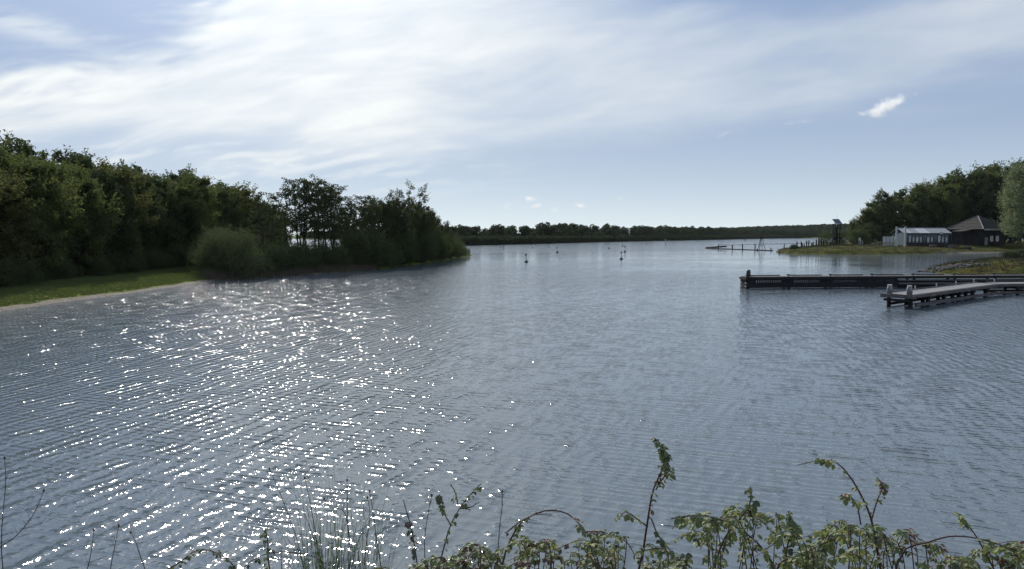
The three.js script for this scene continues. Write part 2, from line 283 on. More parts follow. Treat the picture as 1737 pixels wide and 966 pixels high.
function leafSheets(list, r, vary = 0.24) {   // list of [x, y, z, nx, ny, nz, length, width]; each leaf or spray is a folded diamond of two faces
  const n = list.length, pos = new Float32Array(n * 12), col = new Float32Array(n * 12), idx = new Uint32Array(n * 6), N = V3(), A = V3(), B = V3();
  list.forEach(([x, y, z, nx, ny, nz, L, W], i) => {
    N.set(nx, ny, nz).normalize(); A.set(r() - 0.5, r() - 0.5, r() - 0.5).cross(N).normalize(); B.crossVectors(N, A);
    const f = 0.25 * W, o = i * 12, P = [[-0.5 * L, 0, 0], [0.06 * L, 0.5 * W, f], [0.5 * L, 0, 0], [-0.02 * L, -0.5 * W, f]];
    for (let k = 0; k < 4; k++) { const [a, b, c] = P[k]; pos[o + k * 3] = x + A.x * a + B.x * b + N.x * c; pos[o + k * 3 + 1] = y + A.y * a + B.y * b + N.y * c; pos[o + k * 3 + 2] = z + A.z * a + B.z * b + N.z * c; }
    const k = 1 + (r() * 2 - 1) * vary, w = (r() * 2 - 1) * vary * 0.6;
    for (let q = 0; q < 4; q++) { col[o + q * 3] = k * (1 + w); col[o + q * 3 + 1] = k; col[o + q * 3 + 2] = k * (1 - 0.5 * w); }
    idx.set([i * 4, i * 4 + 1, i * 4 + 2, i * 4, i * 4 + 2, i * 4 + 3], i * 6);
  });
  const g = new THREE.BufferGeometry(); g.setAttribute('position', new THREE.BufferAttribute(pos, 3)); g.setAttribute('color', new THREE.BufferAttribute(col, 3)); g.setIndex(new THREE.BufferAttribute(idx, 1));
  const flat = g.toNonIndexed(); flat.computeVertexNormals(); return flat;
}
function blobLeaves(out, r, cx, cy, cz, rx, ry, count, L, W, upBias = 0.45) {
  for (let k = 0; k < count; k++) {
    let a, b, c, q; do { a = r() * 2 - 1; b = r() * 2 - 1; c = r() * 2 - 1; q = a * a + b * b + c * c; } while (q > 1 || q < 0.01);
    const s = Math.pow(q, -0.5) * Math.pow(q, 0.28) ; a *= s; b *= s; c *= s;
    const j = 1 + 0.25 * (r() - 0.5);
    out.push([cx + a * rx * j, cy + b * ry * j, cz + c * rx * j, a * 0.55 + (r() - 0.5) * 1.5, b * 0.4 + upBias + (r() - 0.5) * 1.2, c * 0.55 + (r() - 0.5) * 1.5, L * (0.65 + 0.7 * r()), W * (0.65 + 0.7 * r())]);
  }
}
function sprig(out, r, from, dir, len, count, L, W) { for (let k = 0; k < count; k++) { const t = (k + r()) / count; out.push([from.x + dir.x * len * t + (r() - 0.5) * L, from.y + dir.y * len * t + (r() - 0.5) * L, from.z + dir.z * len * t + (r() - 0.5) * L, r() - 0.5, r() * 0.8, r() - 0.5, L * (0.6 + 0.6 * r()), W * (0.6 + 0.6 * r())]); } }
function wobble(a, b, r, amt, n = 5) { const out = []; for (let i = 0; i <= n; i++) { const t = i / n, k = Math.sin(Math.PI * t) * amt; out.push(V3(lerp(a.x, b.x, t) + (r() - 0.5) * k, lerp(a.y, b.y, t) + (r() - 0.5) * k * 0.5, lerp(a.z, b.z, t) + (r() - 0.5) * k)); } return out; }
const radii = (n, a, b) => Array.from({ length: n }, (_, i) => lerp(a, b, i / (n - 1)));
function proto(kindName, category, trunk, crown, bark, leaf, trunkName = 'trunk', crownName = 'crown') {
  const g = new THREE.Group();
  mesh(trunkName, trunk, bark, g); mesh(crownName, crown, leaf, g);
  g.userData = { kindName, category }; return g;
}
// a leafy tree of the wood's edge, foliage down to the ground
function woodTree(seed, { H = 13, R = 3.4, base = 0.6, blobs = 56, per = 165, L = 0.33, W = 0.2, leaf = M.leafGreen, top = 0.55, upright = 0 }) {
  const r = rng(seed), wood = [], leaves = [], spine = wobble(V3(0, -0.4, 0), V3((r() - 0.5) * 1.2, H * 0.86, (r() - 0.5) * 1.2), r, 0.7, 8);
  wood.push(tube(spine, radii(9, 0.022 * H, 0.03), 7));
  for (let k = 0; k < blobs; k++) {
    const t = (k + 0.5) / blobs, prof = Math.pow(Math.sin(Math.PI * clamp(0.2 + 0.66 * t)), top), a = k * 2.399 + r() * 0.9, rr = Math.pow(0.12 + 0.88 * r(), 0.55), rad = R * prof * rr * 0.86, y = base + (H - base - 0.9) * Math.pow(t, 0.8) * (1 - 0.2 * t * rr * rr) + (r() - 0.5) * 0.5;
    const c = V3(Math.cos(a) * rad, y, Math.sin(a) * rad), br = R * (0.17 + 0.2 * r()) * (0.55 + 0.45 * prof), s = spine[clamp(Math.round((y / H - 0.12) * 8), 1, 8)];
    wood.push(tube(wobble(V3(s.x, Math.max(0.3, Math.min(s.y, y - 0.2)), s.z), c, r, 0.5, 3), radii(4, 0.05 + 0.004 * H, 0.015), 4));
    blobLeaves(leaves, r, c.x, c.y, c.z, br, br * (0.62 + upright), per, L, W);
    for (let q = 0; q < 6; q++) { const d = V3(Math.cos(a) * 0.8 + (r() - 0.5) * 1.2, 0.35 + upright * 2 + r() * 0.9, Math.sin(a) * 0.8 + (r() - 0.5) * 1.2).normalize(); sprig(leaves, r, V3(c.x + d.x * br * 0.75, c.y + d.y * br * 0.6, c.z + d.z * br * 0.75), d, br * (0.45 + 0.9 * r()), 9, L * 0.9, W * 0.9); }
  }
  return proto('woodland_tree', 'tree', merge(wood), leafSheets(leaves, r), M.bark, leaf);
}
// a slender alder: bare stem, short level boughs with open sprays
function alder(seed, { H = 12, from = 0.34, boughs = 24, per = 52, spread = 2.3, twin = false, leaf = M.leafAlder }) {
  const r = rng(seed), wood = [], leaves = [];
  const stems = twin ? [[-0.35, 0.2], [0.5, -0.2]] : [[0, 0]];
  for (const [ox, oz] of stems) {
    const h = H * (0.88 + 0.12 * r()), spine = wobble(V3(ox * 0.5, -0.4, oz * 0.5), V3(ox * 2 + (r() - 0.5) * 0.8, h, oz * 2 + (r() - 0.5) * 0.8), r, 0.35, 8);
    wood.push(tube(spine, radii(9, 0.15, 0.025), 6));
    const n = Math.round(boughs / stems.length);
    for (let k = 0; k < n; k++) {
      const t = lerp(from, 0.99, (k + r() * 0.7) / n), i = Math.min(7, Math.floor(t * 8)), s = spine[i].clone().lerp(spine[i + 1], t * 8 - i), a = k * 2.4 + r(), len = spread * (0.45 + 0.55 * r()) * Math.pow(Math.sin(Math.PI * clamp(0.3 + 0.62 * t)), 0.7);
      const e = V3(s.x + Math.cos(a) * len, s.y + 0.35 + len * 0.18 + 0.4 * r(), s.z + Math.sin(a) * len);
      wood.push(tube(wobble(s, e, r, 0.35, 3), radii(4, 0.04, 0.008), 4));
      for (let q = 0; q < 3; q++) { const u = 0.45 + 0.3 * q; blobLeaves(leaves, r, lerp(s.x, e.x, u) + (r() - 0.5) * 0.5, lerp(s.y, e.y, u) + (r() - 0.3) * 0.3, lerp(s.z, e.z, u) + (r() - 0.5) * 0.5, 0.3 + 0.4 * r(), 0.2 + 0.15 * r(), Math.round(per * (0.3 + 0.4 * r())), 0.24, 0.16); }
    }
  }
  return proto('alder_tree', 'tree', merge(wood), leafSheets(leaves, r), M.bark, leaf);
}
// a willow of many stems fanning from one stool
function fanTree(kindName, seed, { H = 13, stems = 9, spread = 4, per = 900, from = 0.35, L = 0.26, W = 0.12, leaf = M.leafWillow, thick = 0.09, category = 'tree', clump = 0.42 }) {
  const r = rng(seed), wood = [], leaves = [];
  for (let k = 0; k < stems; k++) {
    const a = k / stems * Math.PI * 2 + r(), out = spread * (0.25 + 0.75 * r()), h = H * (0.66 + 0.34 * r()) * (1 - 0.18 * out / spread), b = V3(Math.cos(a) * 0.2, -0.3, Math.sin(a) * 0.2), e = V3(Math.cos(a) * out, h, Math.sin(a) * out);
    const sp = []; for (let i = 0; i <= 7; i++) { const t = i / 7, bend = Math.pow(t, 1.5); sp.push(V3(lerp(b.x, e.x, bend) + (r() - 0.5) * 0.2, lerp(b.y, e.y, t), lerp(b.z, e.z, bend) + (r() - 0.5) * 0.2)); }
    wood.push(tube(sp, radii(8, thick, 0.012), 5));
    const n = Math.round(per / 60);
    for (let q = 0; q < n; q++) {
      const t = lerp(from, 1.0, Math.pow((q + r()) / n, 0.8)), i = Math.min(6, Math.floor(t * 7)), s = sp[i].clone().lerp(sp[i + 1], t * 7 - i), d = V3(r() - 0.5 + Math.cos(a) * 0.35, 0.3 + r() * 0.5, r() - 0.5 + Math.sin(a) * 0.35).normalize(), len = (0.35 + 0.9 * r()) * (H / 12);
      const c = s.clone().addScaledVector(d, len);
      wood.push(tube([s, s.clone().lerp(c, 0.5).add(V3(0, 0.05, 0)), c], [0.018, 0.012, 0.006], 3));
      blobLeaves(leaves, r, c.x, c.y, c.z, clump * (0.6 + 0.8 * r()), clump * (0.5 + 0.8 * r()), 46, L, W); sprig(leaves, r, c, d, len * 0.8, 14, L, W);
    }
  }
  return proto(kindName, category, merge(wood), leafSheets(leaves, r), M.bark, leaf, category === 'bush' ? 'stems' : 'trunk', category === 'bush' ? 'foliage' : 'crown');
}
// a rounded bush, leafy to the ground
function bush(kindName, seed, { H = 3.5, R = 2.2, blobs = 20, per = 200, L = 0.22, W = 0.12, leaf = M.leafDark }) {
  const r = rng(seed), wood = [], leaves = [];
  for (let k = 0; k < blobs; k++) {
    const t = (k + 0.5) / blobs, a = k * 2.4 + r(), y = H * (0.12 + 0.72 * t), rad = R * Math.sqrt(Math.max(0.05, 1 - Math.pow((t * 0.95), 2.2))) * (0.35 + 0.6 * r()), br = R * (0.24 + 0.18 * r()), c = V3(Math.cos(a) * rad, y, Math.sin(a) * rad);
    wood.push(tube([V3(c.x * 0.12, -0.3, c.z * 0.12), V3(c.x * 0.5, y * 0.5, c.z * 0.5), c], [0.045, 0.03, 0.01], 4));
    blobLeaves(leaves, r, c.x, c.y, c.z, br, br * 0.8, per, L, W);
    for (let q = 0; q < 4; q++) { const d = V3(Math.cos(a) * 0.6 + r() - 0.5, 0.9, Math.sin(a) * 0.6 + r() - 0.5).normalize(); sprig(leaves, r, V3(c.x + d.x * br * 0.7, c.y + d.y * br * 0.7, c.z + d.z * br * 0.7), d, br * (0.4 + 0.7 * r()), 9, L, W); }
  }
  return proto(kindName, 'bush', merge(wood), leafSheets(leaves, r), M.bark, leaf, 'stems', 'foliage');
}

// ---------------------------------------------------------------- the wood on the left shore
{
  const r = rng(404);
  const kinds = [woodTree(11, {}), woodTree(12, { leaf: M.leafOlive, R: 3.7 }), woodTree(13, { leaf: M.leafDark, R: 3.2 }), woodTree(14, { R: 3.9, top: 0.7 }), woodTree(15, { leaf: M.leafDark, R: 2.6, upright: 0.35, top: 0.8 }), woodTree(16, { leaf: M.leafOlive, R: 3.3 })];
  const words = ['green', 'olive yellow', 'dark green', 'broad green', 'dark upright', 'olive tinged'];
  const rows = [[-43.6, -50, -142, 4.6, 0.97, 'at the front edge of the wood beside the lawn'], [-49, -57, -150, 5.2, 1.07, 'just behind the front row of the wood'], [-56, -72, -158, 5.6, 1.17, 'deep in the lakeside wood'], [-64.5, -90, -166, 6.6, 1.24, 'in the rear of the lakeside wood']];
  rows.forEach(([X, z0, z1, step, sc, where], row) => {
    for (let z = z0; z > z1; z -= step) {
      const k = row === 3 ? (r() < 0.5 ? 4 : 2) : Math.floor(r() * (row ? 6 : 4)), x = X + (r() - 0.5) * 1.8, zz = z + (r() - 0.5) * 2, s = sc * (0.84 + 0.2 * r());
      copyOf(kinds[k], [x, leftHeight(x, zz) - 0.05, zz], r() * 6.28, [s * (0.95 + 0.15 * r()), s, s * (0.95 + 0.15 * r())], `leafy ${words[k]} tree ${where}`, `trees ${where}`);
    }
  });
  // the wood on the right shore, behind the cafe
  const spots = [[118, -258, 12.5], [122.6, -256, 18.5], [128.5, -262, 17.2], [133, -254, 18.2], [138, -262, 21], [143, -256, 22], [149, -264, 24.5], [154, -258, 25.6], [160.5, -263, 27.6], [166, -257, 28.4], [172, -262, 30], [178, -256, 30], [126, -270, 16], [136, -272, 20], [146, -274, 24], [157, -275, 27], [168, -274, 30], [113.5, -255, 9.5], [185, -262, 31]];
  spots.forEach(([x, z, h], i) => { const k = [0, 2, 3, 2, 0, 3][i % 6], s = h / 13; copyOf(kinds[k], [x, spitHeight(x, z) - 0.1, z], r() * 6.28, [s * 1.0, s, s * 1.0], `tall ${words[k]} tree in the wood behind the cafe`, 'trees behind the cafe'); });
}
// ---------------------------------------------------------------- the headland
{
  const r = rng(808), A = [alder(21, {}), alder(22, { twin: true, boughs: 30, per: 60 }), alder(23, { spread: 2.8, from: 0.42, boughs: 22 })], G = 'slender alders on the headland';
  const alders = [[-29.6, -101, 11.2, 0], [-28.8, -105, 12.2, 1], [-27.4, -103, 12.4, 2], [-26.6, -107, 12.6, 0], [-26.0, -104, 12.0, 1], [-25.2, -109, 12.0, 2], [-24.6, -106, 11.6, 0], [-24.2, -112, 10.6, 2], [-23.0, -113, 9.8, 0], [-22.0, -116, 10.6, 1], [-30.6, -97, 10, 1], [-29.4, -108, 11.5, 2], [-27.8, -110.5, 11, 0], [-26.4, -112, 11.5, 1]];
  for (const [x, z, h, k] of alders) copyOf(A[k], [x, leftHeight(x, z) - 0.05, z], r() * 6.28, [1, h / 12, 1], 'slender dark alder with bare stem and open crown on the headland', G);
  const T = [woodTree(31, { H: 11, R: 2.7, blobs: 40, per: 105, L: 0.28, W: 0.17, leaf: M.leafAlder, top: 0.75, upright: 0.15 }), woodTree(32, { H: 11, R: 2.4, blobs: 36, per: 95, L: 0.28, W: 0.17, leaf: M.leafOlive, top: 0.7, upright: 0.2 })];
  for (const [x, z, h, k] of [[-21.8, -119, 11.0, 1], [-20.6, -121.5, 11.4, 0], [-19.6, -127, 11.2, 1], [-18.6, -131, 10.2, 0], [-24.8, -117, 9.4, 0], [-16.0, -143, 10.8, 0], [-15.2, -149, 9.6, 1], [-13.8, -156, 8.2, 0], [-17.2, -134.5, 12.2, 0], [-19.2, -124, 12.2, 0], [-15.6, -139, 11.0, 1], [-34.5, -108, 9.6, 0]])
    copyOf(T[k], [x, leftHeight(x, z) - 0.05, z], r() * 6.28, h / 11, k ? 'olive leafed tree among the dark trees of the headland' : 'dark dense tree towards the point of the headland', 'dense trees on the headland');
  const W = fanTree('willow_tree', 41, { H: 14, stems: 9, spread: 3.6, per: 760, from: 0.5, clump: 0.4, leaf: M.leafWillow });
  copyOf(W, [-17.6, leftHeight(-17.6, -130) - 0.05, -130], 1.1, 1, 'tallest willow of the headland with fanned bare stems and airy top', null);
  const W2 = fanTree('willow_tree', 42, { H: 10, stems: 8, spread: 3.0, per: 700, from: 0.42, clump: 0.4, leaf: M.leafWillow });
  copyOf(W2, [-15.9, leftHeight(-15.9, -138) - 0.05, -138], 0.4, 1, 'smaller fanned willow leaning over the headland shore', null);
  // dark undergrowth along the water
  const B = [bush('shore_bush', 51, { R: 2.6, H: 4 }), bush('shore_bush', 52, { R: 2.1, H: 3.4, leaf: M.leafAlder }), bush('shore_bush', 53, { R: 2.9, H: 4.6, blobs: 24 })];
  const c = new THREE.CatmullRomCurve3(leftShore.slice(6, 14).map(([x, z]) => V3(x, 0, z))), n = 26;
  for (let i = 0; i < n; i++) {
    const t = (i + 0.3 * r()) / n, p = c.getPoint(t), q = c.getTangent(t), k = Math.floor(r() * 3), inl = lerp(1.7, 1.0, t) + r() * 0.6, x = p.x + q.z * inl, z = p.z - q.x * inl, s = lerp(1.0, 0.55, sstep(0.62, 1, t)) * (0.8 + 0.35 * r()) * (t < 0.3 ? 0.92 : 1) * (t > 0.88 ? 0.75 : 1);
    if (t > 0.965) continue;
    copyOf(B[k], [x, Math.max(0.05, leftHeight(x, z)) - 0.1, z], r() * 6.28, [s, s * (t < 0.08 ? 0.7 : 1), s], 'dark bush overhanging the water along the headland', 'bushes along the headland');
  }
  for (const [x, z, s] of [[-23.5, -118, 1.0], [-20, -126, 1.0], [-17.5, -136, 1], [-15, -150, 0.9], [-21, -113, 1.1], [-18, -124, 1.15], [-16.2, -133, 1.15], [-14.5, -145, 1.1], [-13.0, -158, 0.95], [-12.0, -167, 0.7], [-22.6, -109.5, 1.0], [-28.6, -104.5, 0.62], [-26.2, -108, 0.7], [-30.5, -100, 0.6]]) copyOf(B[2], [x, leftHeight(x, z) - 0.1, z], r() * 6.28, [s, s * 1.15, s], 'tall dark bush between the trees of the headland', 'bushes between the headland trees');
  const LB = bush('willow_bush', 61, { H: 5.3, R: 3.5, blobs: 46, per: 210, L: 0.2, W: 0.09, leaf: M.leafWillow });
  copyOf(LB, [-31.6, leftHeight(-31.6, -86.5) - 0.05, -86.5], 0.2, [1.12, 1.02, 1.12], 'rounded green willow bush where lawn meets the reeds', null);
  copyOf(LB, [-33.8, leftHeight(-33.8, -90) - 0.05, -90], 2.2, [0.9, 1, 0.9], 'second willow bush close behind the rounded one', null);
  copyOf(B[1], [-37.5, leftHeight(-37.5, -98) - 0.05, -98], 2.2, [1.3, 1.5, 1.3], 'dark bush at the far end of the lawn', null);
  // low growth at the foot of the wood
  for (let z = -52; z > -128; z -= 3.1) { const x = -41.0 - r() * 1.4, s = 0.45 + 0.4 * r(); copyOf(B[Math.floor(r() * 3)], [x, leftHeight(x, z) - 0.1, z], r() * 6.28, [s, s * 0.8, s], 'low dark bush at the foot of the lakeside wood', 'bushes at the foot of the wood'); }
  // right shore
  copyOf(B[0], [107.5, spitHeight(107.5, -240) - 0.1, -240], 1, [1.5, 1.3, 1.5], 'dark bush beside the solar tower', null);
  copyOf(B[1], [112.5, spitHeight(112.5, -247) - 0.1, -247], 2, [2, 2, 2], 'taller dark bush between solar tower and cafe', null);
  copyOf(B[2], [105, spitHeight(105, -252) - 0.1, -252], 3, [1.6, 1.1, 1.6], 'low bush behind the solar tower', null);
  copyOf(B[1], [76.3, spitHeight(76.3, -209) - 0.1, -209], 0, [0.55, 0.4, 0.55], 'small dark bush on the tip of the grassy spit', null);
  for (const [x, z, s] of [[66.5, -103, 0.42], [69.0, -104, 0.5], [71.5, -102.5, 0.45]]) copyOf(B[1], [x, bankHeight(x, z) - 0.1, z], r() * 6.28, [s * 1.3, s * 0.75, s * 1.3], 'low bush on the grass bank behind the piers', 'bushes on the grass bank');
  const S = woodTree(71, { H: 26, R: 9, base: 1.6, blobs: 110, per: 230, L: 0.62, W: 0.25, leaf: M.leafSilver, top: 0.5 }); S.userData.kindName = 'silver_willow';
  copyOf(S, [150.2, spitHeight(150.2, -224) - 0.1, -224], 0.5, [0.95, 1.0, 0.95], 'big silvery willow in front of the pavilion', null);
}
// ---------------------------------------------------------------- woods across the lake, reeds and grass: nobody could count these
const stuff = (name, geometry, material, matrices, label, category) => {
  const m = new THREE.InstancedMesh(geometry, material, matrices.length); m.name = numbered(name); matrices.forEach((q, i) => m.setMatrixAt(i, q)); m.castShadow = m.receiveShadow = true; scene.add(m);
  return tag(m, label, category, null, 'stuff');
};
const place = (x, y, z, turn, sx, sy = sx, sz = sx) => new THREE.Matrix4().compose(V3(x, y, z), new THREE.Quaternion().setFromAxisAngle(V3(0, 1, 0), turn), V3(sx, sy, sz));
{
  const r = rng(909), far = [];
  for (let q = 0; q < 4; q++) {
    const leaves = [], rr = rng(900 + q);
    for (let k = 0; k < 13; k++) { const t = k / 13, a = k * 2.4 + rr(), R = 3.2 * Math.pow(Math.sin(Math.PI * (0.22 + 0.75 * t)), 0.6), rad = R * Math.sqrt(rr()) * 0.8; blobLeaves(leaves, rr, Math.cos(a) * rad, 0.8 + 8 * t, Math.sin(a) * rad, 1.3, 1.0, 46, 0.95, 0.65); }
    far.push(leafSheets(leaves, rr));
  }
  const sets = [[], [], [], []], hills = [[], [], [], []];
  for (let k = 0; k < 7000; k++) {
    const x = -260 + r() * 870, z = -362 - r() * 800, sd = signed(farShore, x, z);
    if (sd < -0.5 || sd > 70 || (sd > 26 && r() < 0.5) || x / -z > 0.5 || x / -z < -0.32) continue;
    const s = (0.78 + 0.35 * r() + 0.28 * fbm(x * 0.03, z * 0.03, 2)) * (sd < 6 ? 0.72 : 1.08) * lerp(0.82, 1.15, sstep(-60, 90, x));
    sets[Math.floor(r() * 4)].push(place(x, farHeight(x, z) - 0.5, z, r() * 6.28, s * 1.15, s, s * 1.15));
  }
  for (let k = 0; k < 3000; k++) {
    const x = 240 + r() * 1000, z = -1120 - r() * 420, sd = signed(farShore, x, z);
    if (sd < 30 || x / -z > 0.66) continue;
    const s = 0.85 + 0.4 * r(); hills[Math.floor(r() * 4)].push(place(x, farHeight(x, z) - 0.5, z, r() * 6.28, s * 1.5, s, s * 1.5));
  }
  for (let k = 0; k < 4200; k++) { const t = r() * 8.2, i = 2 + Math.floor(t), f = t - Math.floor(t), a = farShore[i], b = farShore[i + 1], x = lerp(a[0], b[0], f) + (r() - 0.5) * 9, z = lerp(a[1], b[1], f) + (r() - 0.5) * 9, s = 0.3 + 0.22 * r(); if (x / -z > -0.32 && x / -z < 0.42 && signed(farShore, x, z) > -4) sets[k % 4].push(place(x, Math.max(-0.1, farHeight(x, z)) - 0.45, z, r() * 6.28, s * 1.5, s, s * 1.5)); }
  sets.forEach((m, q) => stuff('far_wood', far[q], M.leafFar, m, 'dark band of woodland along the far shore of the lake', 'woodland'));
  hills.forEach((m, q) => stuff('hill_wood', far[q], M.leafFar, m, 'hazy woodland on the low hill beyond the lake', 'woodland'));
  const blades = (n, h, w, spread, seed, lean = 0.35) => { const q = rng(seed), pos = []; for (let k = 0; k < n; k++) { const a = q() * 6.28, x = (q() - 0.5) * spread, z = (q() - 0.5) * spread, l = h * (0.5 + 0.5 * q()), dx = Math.cos(a) * w, dz = Math.sin(a) * w, tx = (q() - 0.5) * lean * l * 2, tz = (q() - 0.5) * lean * l * 2; pos.push(x - dx, -0.03, z - dz, x + dx, -0.03, z + dz, x + tx, l, z + tz); } const g = new THREE.BufferGeometry(); g.setAttribute('position', new THREE.Float32BufferAttribute(pos, 3)); g.computeVertexNormals(); return g; };
  Object.assign(M, { lawnBlade: new THREE.MeshPhysicalMaterial({ name: 'lawn blades', color: lin(0.10, 0.13, 0.028), roughness: 0.9, transmission: 0.35, thickness: 0, side: THREE.DoubleSide }), reed: std({ color: lin(0.13, 0.11, 0.075), roughness: 1, side: THREE.DoubleSide }), weed: new THREE.MeshPhysicalMaterial({ name: 'weeds', color: lin(0.042, 0.045, 0.017), roughness: 0.9, transmission: 0.2, thickness: 0, side: THREE.DoubleSide }) });
  const lawn = []; for (let k = 0; k < 32000; k++) { const x = -42.5 + 10 * r(), z = -46 - 52 * r(), sd = signed(leftShore, x, z); if (sd > 0.5 + 0.5 * r()) lawn.push(place(x, leftHeight(x, z), z, r() * 6.28, 0.8 + 0.5 * r(), 0.6 + 0.7 * r())); }
  stuff('lawn_grass', blades(9, 0.11, 0.012, 0.3, 3), M.lawnBlade, lawn, 'short green grass of the shore lawn', 'grass');
  const reeds = []; for (let k = 0; k < 900; k++) { const t = r(), i = 5 + t * 3.6, a = leftShore[Math.floor(i)], b = leftShore[Math.floor(i) + 1], f = i - Math.floor(i), x = lerp(a[0], b[0], f) - r() * 2.6 + 0.3, z = lerp(a[1], b[1], f) + (r() - 0.5) * 1.5; reeds.push(place(x, Math.max(-0.05, leftHeight(x, z)), z, r() * 6.28, 1, 0.7 + 0.6 * r())); }
  stuff('reeds', blades(16, 1.1, 0.012, 0.5, 4, 0.16), M.reed, reeds, 'dry brown reeds at the water edge below the willow bush', 'reeds');
  const weeds = []; for (let k = 0; k < 5000; k++) { const x = 73 + r() * 70, z = -196 - r() * 60, sd = signed(spitShore, x, z); if (sd > 0.4 && sd < 26) weeds.push(place(x, spitHeight(x, z), z, r() * 6.28, 1.3, 0.6 + 0.9 * r() * (sd < 2 ? 1.6 : 0.6))); }
  stuff('spit_grass', blades(9, 0.3, 0.025, 0.9, 6), M.weed, weeds, 'rough grass covering the spit', 'grass');
  const bank = []; for (let k = 0; k < 5000; k++) { const x = 56 + r() * 24, z = -82 - r() * 38, sd = signed(bankShore, x, z); if (sd > 0.6) bank.push(place(x, bankHeight(x, z), z, r() * 6.28, 1, 0.5 + 0.9 * r())); }
  stuff('bank_grass', blades(9, 0.32, 0.02, 0.6, 7), M.weed, bank, 'rough grass covering the bank behind the piers', 'grass');
}

// ---------------------------------------------------------------- timber and metal
const woodTex = (r0, g0, b0) => noiseTexture(256, (u, v) => { const n = tileNoise(u, v * 0.12, 40, 4), m = tileNoise(u, v, 7, 4, 12), k = 1 + 0.45 * n + 0.45 * m; return [r0 * k, g0 * k, b0 * k]; });
Object.assign(M, {
  tarred: std({ map: woodTex(0.12, 0.115, 0.12), roughness: 0.9 }), timber: std({ map: woodTex(0.36, 0.34, 0.33), roughness: 0.9 }), deck: std({ map: woodTex(0.52, 0.51, 0.51), roughness: 0.85 }), deck2: std({ map: woodTex(0.46, 0.455, 0.46), roughness: 0.85 }),
  bollard: std({ map: woodTex(0.46, 0.45, 0.45), roughness: 0.7 }), cap: std({ color: lin(0.5, 0.5, 0.52), roughness: 0.5 }), steel: std({ color: lin(0.42, 0.43, 0.45), roughness: 0.4, metalness: 0.6 }), pipe: std({ color: lin(0.03, 0.03, 0.035), roughness: 0.6 }),
  buoyBlack: std({ color: lin(0.02, 0.02, 0.022), roughness: 0.6 }), buoyWhite: std({ color: lin(0.6, 0.6, 0.58), roughness: 0.6 }), rope: std({ color: lin(0.05, 0.045, 0.04), roughness: 1 }),
  white: std({ color: lin(0.46, 0.48, 0.48), roughness: 0.6 }), cream: std({ color: lin(0.38, 0.36, 0.31), roughness: 0.8 }), blueBoard: std({ color: lin(0.07, 0.105, 0.12), roughness: 0.8 }), darkBoard: std({ map: woodTex(0.13, 0.12, 0.13), roughness: 0.9 }),
  roofMetal: std({ color: lin(0.24, 0.25, 0.26), roughness: 0.5, metalness: 0.2 }), roofLight: std({ color: lin(0.38, 0.40, 0.42), roughness: 0.45 }), roofTile: std({ map: woodTex(0.10, 0.09, 0.10), roughness: 0.85 }), ridge: std({ color: lin(0.3, 0.29, 0.29), roughness: 0.8 }),
  glass: new THREE.MeshPhysicalMaterial({ name: 'window glass', color: lin(0.05, 0.06, 0.065), roughness: 0.05, metalness: 0, clearcoat: 1, clearcoatRoughness: 0.03 }), curtain: std({ color: lin(0.55, 0.57, 0.56), roughness: 0.9 }), solar: std({ color: lin(0.05, 0.06, 0.09), roughness: 0.15 }), stone: std({ color: lin(0.13, 0.12, 0.11), roughness: 0.95 }),
});
const uvScale = (g, s) => { const a = g.attributes.uv; for (let i = 0; i < a.count; i++) a.setXY(i, a.getX(i) * s, a.getY(i) * s); return g; };

